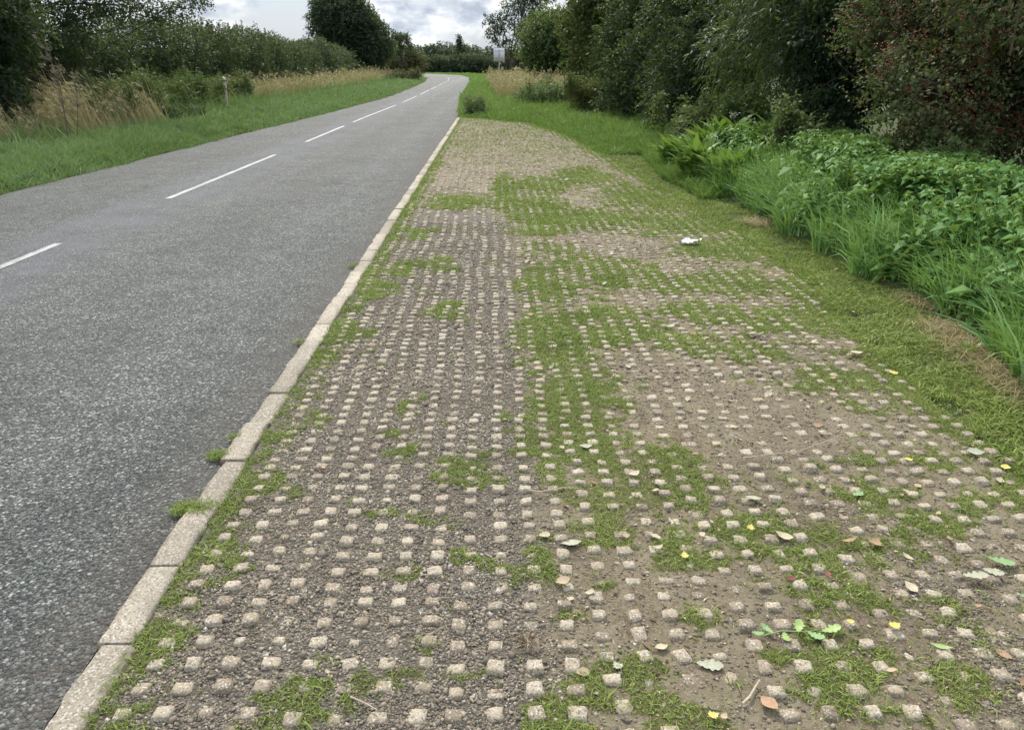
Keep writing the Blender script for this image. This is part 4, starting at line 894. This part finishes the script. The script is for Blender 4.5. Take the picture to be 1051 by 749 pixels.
S = [
 (.64, 1.95, 'oak', .105, 'l_pale', 'large pale lobed leaf lying flat across two studs at the bottom of the photo', -.25),
 (1.74, 2.36, 'oak', .115, 'l_pale', 'pale spiky lobed leaf on bare soil towards the right edge', -.1),
 (.42, 3.46, 'ovate', .085, 'l_pale', 'broad whitish curled leaf lying on the green turf strip', .1),
 (.26, 2.62, 'ovate', .105, 'l_pale', 'long pale green leaf lying in the turf right of the seam', .15),
 (1.90, 2.47, 'oak', .12, 'l_green', 'dull blue-green lobed leaf among gravel by the right edge', -.4),
 (1.84, 2.40, 'oak', .09, 'l_pale', 'pale lobed leaf just left of the dull blue-green one', -.5),
 (1.10, 2.94, 'ovate', .09, 'l_pale', 'pale cream leaf resting on a stud at the edge of bare soil', -.1),
 (2.33, 3.35, 'ovate', .105, 'l_pale', 'whitish dry leaf on dark soil below the verge', -.2),
 (1.60, 2.95, 'maple', .075, 'l_green', 'small bluish green star shaped leaf on bare ground', .6),
 (1.88, 2.24, 'narrow', .13, 'l_green', 'narrow grey-green leaf at the right edge of the paving', -.3),
 (.80, 1.80, 'ovate', .085, 'l_brown', 'orange-brown leaf beside the pale stick', -1.1),
 (1.05, 2.70, 'maple', .05, 'l_yellow', 'bright yellow leaf standing out on the turf between two studs', 1.2),
 (.73, 2.50, 'maple', .045, 'l_yellow', 'yellow leaf standing on edge in the turf left of centre', 1.5),
 (1.34, 2.09, 'maple', .055, 'l_yellow', 'lemon yellow lobed leaf on bare soil between studs', .4),
 (1.20, 2.12, 'ovate', .04, 'l_yellow', 'tiny orange-yellow leaf in green moss', .3),
 (1.98, 3.27, 'ovate', .06, 'l_yellow', 'lemon yellow oval leaf on gravel near the verge', .2),
 (2.42, 3.18, 'ovate', .08, 'l_yellow', 'yellow-green leaf on moss at the verge edge', .9),
 (.17, 2.66, 'oak', .075, 'l_cream', 'buff lobed leaf on the seam between gravel and turf', .7),
 (.62, 3.14, 'ovate', .08, 'l_cream', 'curled cream leaf in the middle of the central turf', .6),
 (.52, 2.02, 'ovate', .06, 'l_cream', 'cream and pink leaf on bare mud left of the pale lobed leaf', .3),
 (.39, 1.93, 'maple', .05, 'l_pale', 'small pale green leaf near the bottom beside moss', 2.),
 (1.53, 2.28, 'ovate', .075, 'l_cream', 'cream leaf on edge against a stud on the right', 1.9),
 (1.50, 2.56, 'maple', .085, 'l_orange', 'curled orange-brown leaf cluster on the right side gravel', .9),
 (1.38, 2.59, 'narrow', .09, 'l_orange', 'thin ochre leaf lying left of the orange-brown curled leaf', .1),
 (1.64, 1.99, 'ovate', .065, 'l_orange', 'pinkish tan leaf in grass at the lower right', -.8),
 (1.44, 2.02, 'narrow', .085, 'l_sprig', 'curled yellow-green pod-like leaf at the lower right', -.5),
 (1.08, 2.36, 'ovate', .045, 'l_red', 'dark red leaf beside a stud on bare mud', .2),
 (1.24, 2.37, 'ovate', .045, 'l_red', 'maroon leaf leaning against a stud right of the dark red leaf', 1.3),
 (.62, 1.72, 'maple', .045, 'l_yellow', 'deep yellow leaf at the very bottom of the photo', .4),
 (2.47, 4.42, 'maple', .085, 'l_yellow', 'yellow-green leaf lying on the mossy fringe by the bank', .3),
 (2.36, 4.75, 'ovate', .11, 'l_cream', 'cream leaf on the mossy fringe above the bare right patch', .1),
 (3.16, 4.86, 'maple', .11, 'l_pale', 'pale leaf caught in the dead thatch at the bank foot', 1.2),
]
for x, y, sh, Lh, m, lab, an in S: drop_leaf(x, y, sh, Lh * .8, m, lab, ang=an, curl=.35 if 'curl' in lab else .18)
# green sprig torn from a tree: stalk with several leaves
root = thing('leafy_sprig', 'fresh bright green sprig of several leaves torn off and dropped on the turf', 'sprig', (.99, 2.08, surf(.99, 2.08)))
g = Geo(); g.tube([(-.1, -.01, .012), (-.03, .004, .02), (.05, .0, .018), (.12, .02, .012)], [.002, .002, .0016, .001], 6); g.out('stalk', M['l_sprig'], root, True)
for px, an, Lh in ((-.06, 2.2, .05), (-.02, -1.7, .055), (.03, 1.2, .06), (.06, -.8, .06), (.11, .2, .07), (-.09, 3.3, .045)):
    o = leaf_geo(lrng, 'ovate' if Lh > .07 else 'oak', Lh, .25, .2).out('leaf', M['l_sprig' if lrng.random() > .3 else 'l_green'], root); o.location = (px, 0, .012); o.rotation_euler = (lrng.normal(0, .2), -.15, an)
# scattered small leaves: copies share mesh data
def kind_run(n, shape, mat, label, group, size, seed, region):
    global lrng
    lrng = np.random.default_rng(seed); protos = [leaf_geo(lrng, shape, 1., lrng.uniform(.15, .5), lrng.uniform(.1, .4)) for _ in range(4)]
    P = []
    for q in range(n):
        for _ in range(60):
            y = region[2] * (region[3] / region[2]) ** (lrng.random() ** .9); x = lrng.uniform(region[0], region[1])
            if x < bk(y) - .1 and (x > .1 or lrng.random() < .25): break
        L_ = size * math.exp(lrng.normal(0, .3)) * (1 if y < 4 else 1.15)
        if q < 4: o = protos[q].out('fallen_leaf', M[mat]); o.scale = (L_,) * 3; P.append(o)
        else: o = P[q % 4].copy(); col.objects.link(o); o.scale = (L_,) * 3
        o.location = (x, y, surf(x, y) + .004); o.rotation_euler = (lrng.normal(0, .25), lrng.normal(0, .25), lrng.random() * 6.28)
        tag(o, label, 'leaf', group)
kind_run(70, 'ovate', 'l_tan', 'small tan shrivelled leaf scrap scattered over the paving', 'tan leaf scraps on the paving', .032, 511, (-.9, 3., 1.7, 7.5))
kind_run(44, 'ovate', 'l_cream', 'small cream papery leaf scattered over the turf and paving', 'small cream leaves on the paving', .045, 512, (-.3, 3.2, 1.9, 13))
kind_run(22, 'oak', 'l_pale', 'small washed-out grey-white leaf dropped far along the lay-by', 'grey-white leaves along the lay-by', .058, 513, (.2, 3.1, 4.6, 15))
kind_run(16, 'maple', 'l_orange', 'small rusty leaf scattered on the right half of the lay-by', 'small rusty leaves', .032, 514, (.2, 3., 1.75, 6))
for tx0, ty0, tr, lab in ((.10, 2.05, .05, 'reddish brown dead weed tuft on the seam between gravel and turf'), (2.75, 4.1, .07, 'brown dead grass tuft on the mossy fringe near the right edge')):
    rng = np.random.default_rng(int(ty0 * 100)); n = 130; a = rng.random(n) * 6.28; q = rng.random(n) ** .6 * tr * .5
    V, F, T = blades(np.stack([np.cos(a) * q, np.sin(a) * q, np.zeros(n)], 1), rng.uniform(.012, .034, n), np.full(n, .0024), np.stack([np.cos(a), np.sin(a)], 1), rng.uniform(.8, 1.8, n), 3, 'blade', rng.random(n), rng)
    o = mesh('dead_tuft', V, [F], M['crumb'], None, False, {'tone': T}); o.location = (tx0, ty0, surf(tx0, ty0) - .003); tag(o, lab, 'dead weed')
# white litter scrap
rng = np.random.default_rng(520); u_ = np.linspace(-1, 1, 9); X, Y = np.meshgrid(u_, u_); zz = (fbm(X * 2 + 5, Y * 2 + 5, 3) ** 1.5) * .10
x_ = X.ravel() * .13 * (1 - .35 * abs(Y.ravel())) + rng.normal(0, .006, 81); y_ = Y.ravel() * .075 * (1 - .4 * abs(X.ravel())) + rng.normal(0, .006, 81)
i = np.arange(8)[:, None] * 9 + np.arange(8)[None]; F = np.stack([i, i + 1, i + 10, i + 9], -1).reshape(-1, 4)
V = np.stack([x_, y_, zz.ravel()], 1); V = np.concatenate([V, V - [0, 0, .001]])
o = mesh('litter', V, [np.concatenate([F, F[:, ::-1] + 81])], M['litter'], None, True); o.location = (2.1, 8.13, surf(2.1, 8.13) + .004)
tag(o, 'crumpled white piece of litter on the far right of the paving', 'litter')
# sticks and straws
def stick(pts, r, mat, label, name='twig', cat='twig', group=None):
    p = np.array(pts, float); c = p.mean(0); z = surf(c[0], c[1]); g = Geo(); q = np.c_[p - c, np.full(len(p), 0.)]
    q[:, 2] += .012 + np.linspace(-.003, .004, len(p)); g.tube(q, np.linspace(r, r * .55, len(p)), 7)
    o = g.out(name, M[mat], None, True); o.location = (c[0], c[1], z); return tag(o, label, cat, group)
stick([(.735, 1.775), (.765, 1.80), (.80, 1.845), (.815, 1.862)], .0052, 'deadstick', 'short pale bare stick beside the orange-brown leaf')
stick([(.14, 3.02), (.2, 3.0), (.3, 3.03), (.38, 3.02)], .0035, 'deadstick', 'thin straw lying across the turf near the seam', 'straw', 'straw')
stick([(.5, 2.72), (.54, 2.79), (.6, 2.87), (.66, 2.91)], .003, 'twig', 'thin curved brown twig in the central turf')
stick([(-.45, 1.83), (-.4, 1.80), (-.36, 1.77)], .0032, 'deadstick', 'pale straw stalk on the gravel at the bottom left', 'straw', 'straw')
stick([(1.2, 3.3), (1.5, 3.36), (1.75, 3.5)], .003, 'deadstick', 'long thin pale twig across the bare patch on the right')
stick([(2.62, 5.0), (2.7, 5.08), (2.82, 5.1)], .005, 'twig', 'dark twig lying beside the mossy fringe')
for k in range(14):
    rng = np.random.default_rng(540 + k); a = rng.uniform(-1.4, 1.4); x, y = 3.05 + rng.normal(0, .1), 4.75 + rng.normal(0, .16); l_ = rng.uniform(.1, .22)
    stick([(x, y), (x + math.cos(a) * l_ * .5, y + math.sin(a) * l_ * .5 + rng.normal(0, .01)), (x + math.cos(a) * l_, y + math.sin(a) * l_)], .004, 'twig', 'brown twig in the heap of dead twigs at the bank foot', 'twig', 'twig', 'heap of dead twigs')

# ------------------------------------------------------------------ sky, sun, camera
SUN_EL, SUN_AZ = 46, -10                  # azimuth from +Y, negative = to the left
w = bpy.data.worlds.new('World'); sc.world = w; w.use_nodes = True; t = w.node_tree; t.nodes.clear()
def N(ty, **k):
    x = t.nodes.new(ty)
    for a, v in k.items(): setattr(x, a, v)
    return x
out = N('ShaderNodeOutputWorld'); bg = N('ShaderNodeBackground'); bg.inputs[1].default_value = .12
sky = N('ShaderNodeTexSky', sky_type='NISHITA'); sky.sun_disc = False; sky.sun_elevation = R(SUN_EL); sky.sun_rotation = R(SUN_AZ); sky.air_density = 1.; sky.dust_density = 2.
tc = N('ShaderNodeTexCoord'); mp = N('ShaderNodeMapping'); mp.inputs['Scale'].default_value = (1, 1, 1.9); mp.inputs['Location'].default_value = (.31, .2, .1)
t.links.new(tc.outputs['Generated'], mp.inputs['Vector'])
def wn(scale, det, rough):
    x = N('ShaderNodeTexNoise'); x.inputs['Scale'].default_value = scale; x.inputs['Detail'].default_value = det; x.inputs['Roughness'].default_value = rough
    t.links.new(mp.outputs[0], x.inputs['Vector']); return x.outputs['Fac']
def ramp(f, pts):
    x = N('ShaderNodeValToRGB'); e = x.color_ramp
    while len(e.elements) < len(pts): e.elements.new(.5)
    for el, (p, c) in zip(e.elements, pts): el.position = p; el.color = (*c, 1)
    t.links.new(f, x.inputs[0]); return x.outputs[0]
def mixc(f, a, b):
    x = N('ShaderNodeMix', data_type='RGBA'); 
    for s_, v in ((x.inputs[0], f), (x.inputs[6], a), (x.inputs[7], b)):
        if isinstance(v, bpy.types.NodeSocket): t.links.new(v, s_)
        else: s_.default_value = v
    return x.outputs[2]
cloudcol = ramp(wn(21, 6, .55), [(.36, (5.0, 5.6, 6.6)), (.46, (7.2, 7.8, 8.7)), (.54, (10.0, 10.2, 10.3)), (.64, (12., 11.9, 11.5))])
cover = ramp(wn(7, 5, .55), [(.42, (0, 0, 0)), (.52, (1, 1, 1))])
blue = mixc(.6, sky.outputs[0], (5.4, 7.0, 9.2, 1))
sx3 = N('ShaderNodeSeparateXYZ'); t.links.new(tc.outputs['Generated'], sx3.inputs[0])
mr = N('ShaderNodeMapRange'); mr.interpolation_type = 'SMOOTHSTEP'; t.links.new(sx3.outputs[2], mr.inputs[0])
for q_, v_ in enumerate((.1, .6, .52, 1.0)): mr.inputs[q_ + 1].default_value = v_
sk = N('ShaderNodeVectorMath', operation='SCALE'); t.links.new(mixc(cover, blue, cloudcol), sk.inputs[0]); t.links.new(mr.outputs[0], sk.inputs['Scale'])
t.links.new(sk.outputs[0], bg.inputs[0]); t.links.new(bg.outputs[0], out.inputs[0])
ld = bpy.data.lights.new('sun', 'SUN'); ld.energy = 2.7; ld.angle = R(8); ld.color = (1, .93, .82)
so = bpy.data.objects.new('sun', ld); col.objects.link(so); so.location = (-10, 20, 30)
az = R(SUN_AZ); el = R(SUN_EL); dvec = Vector((math.sin(az) * math.cos(el), math.cos(az) * math.cos(el), math.sin(el)))
so.rotation_euler = dvec.to_track_quat('Z', 'Y').to_euler()
cam = bpy.data.cameras.new('camera'); cam.sensor_width = 36; cam.lens = 27.06; cam.clip_end = 4000; cam.clip_start = .05
co = bpy.data.objects.new('camera', cam); col.objects.link(co); co.location = (0, 0, 1.8); co.rotation_euler = (R(90 - 21.24), 0, R(-1.318)); sc.camera = co
sc.view_settings.view_transform = 'Standard'; sc.view_settings.look = 'None'; sc.view_settings.exposure = .75; sc.view_settings.gamma = 1
sc.cycles.max_bounces = 6; sc.cycles.transparent_max_bounces = 4; sc.cycles.transmission_bounces = 3
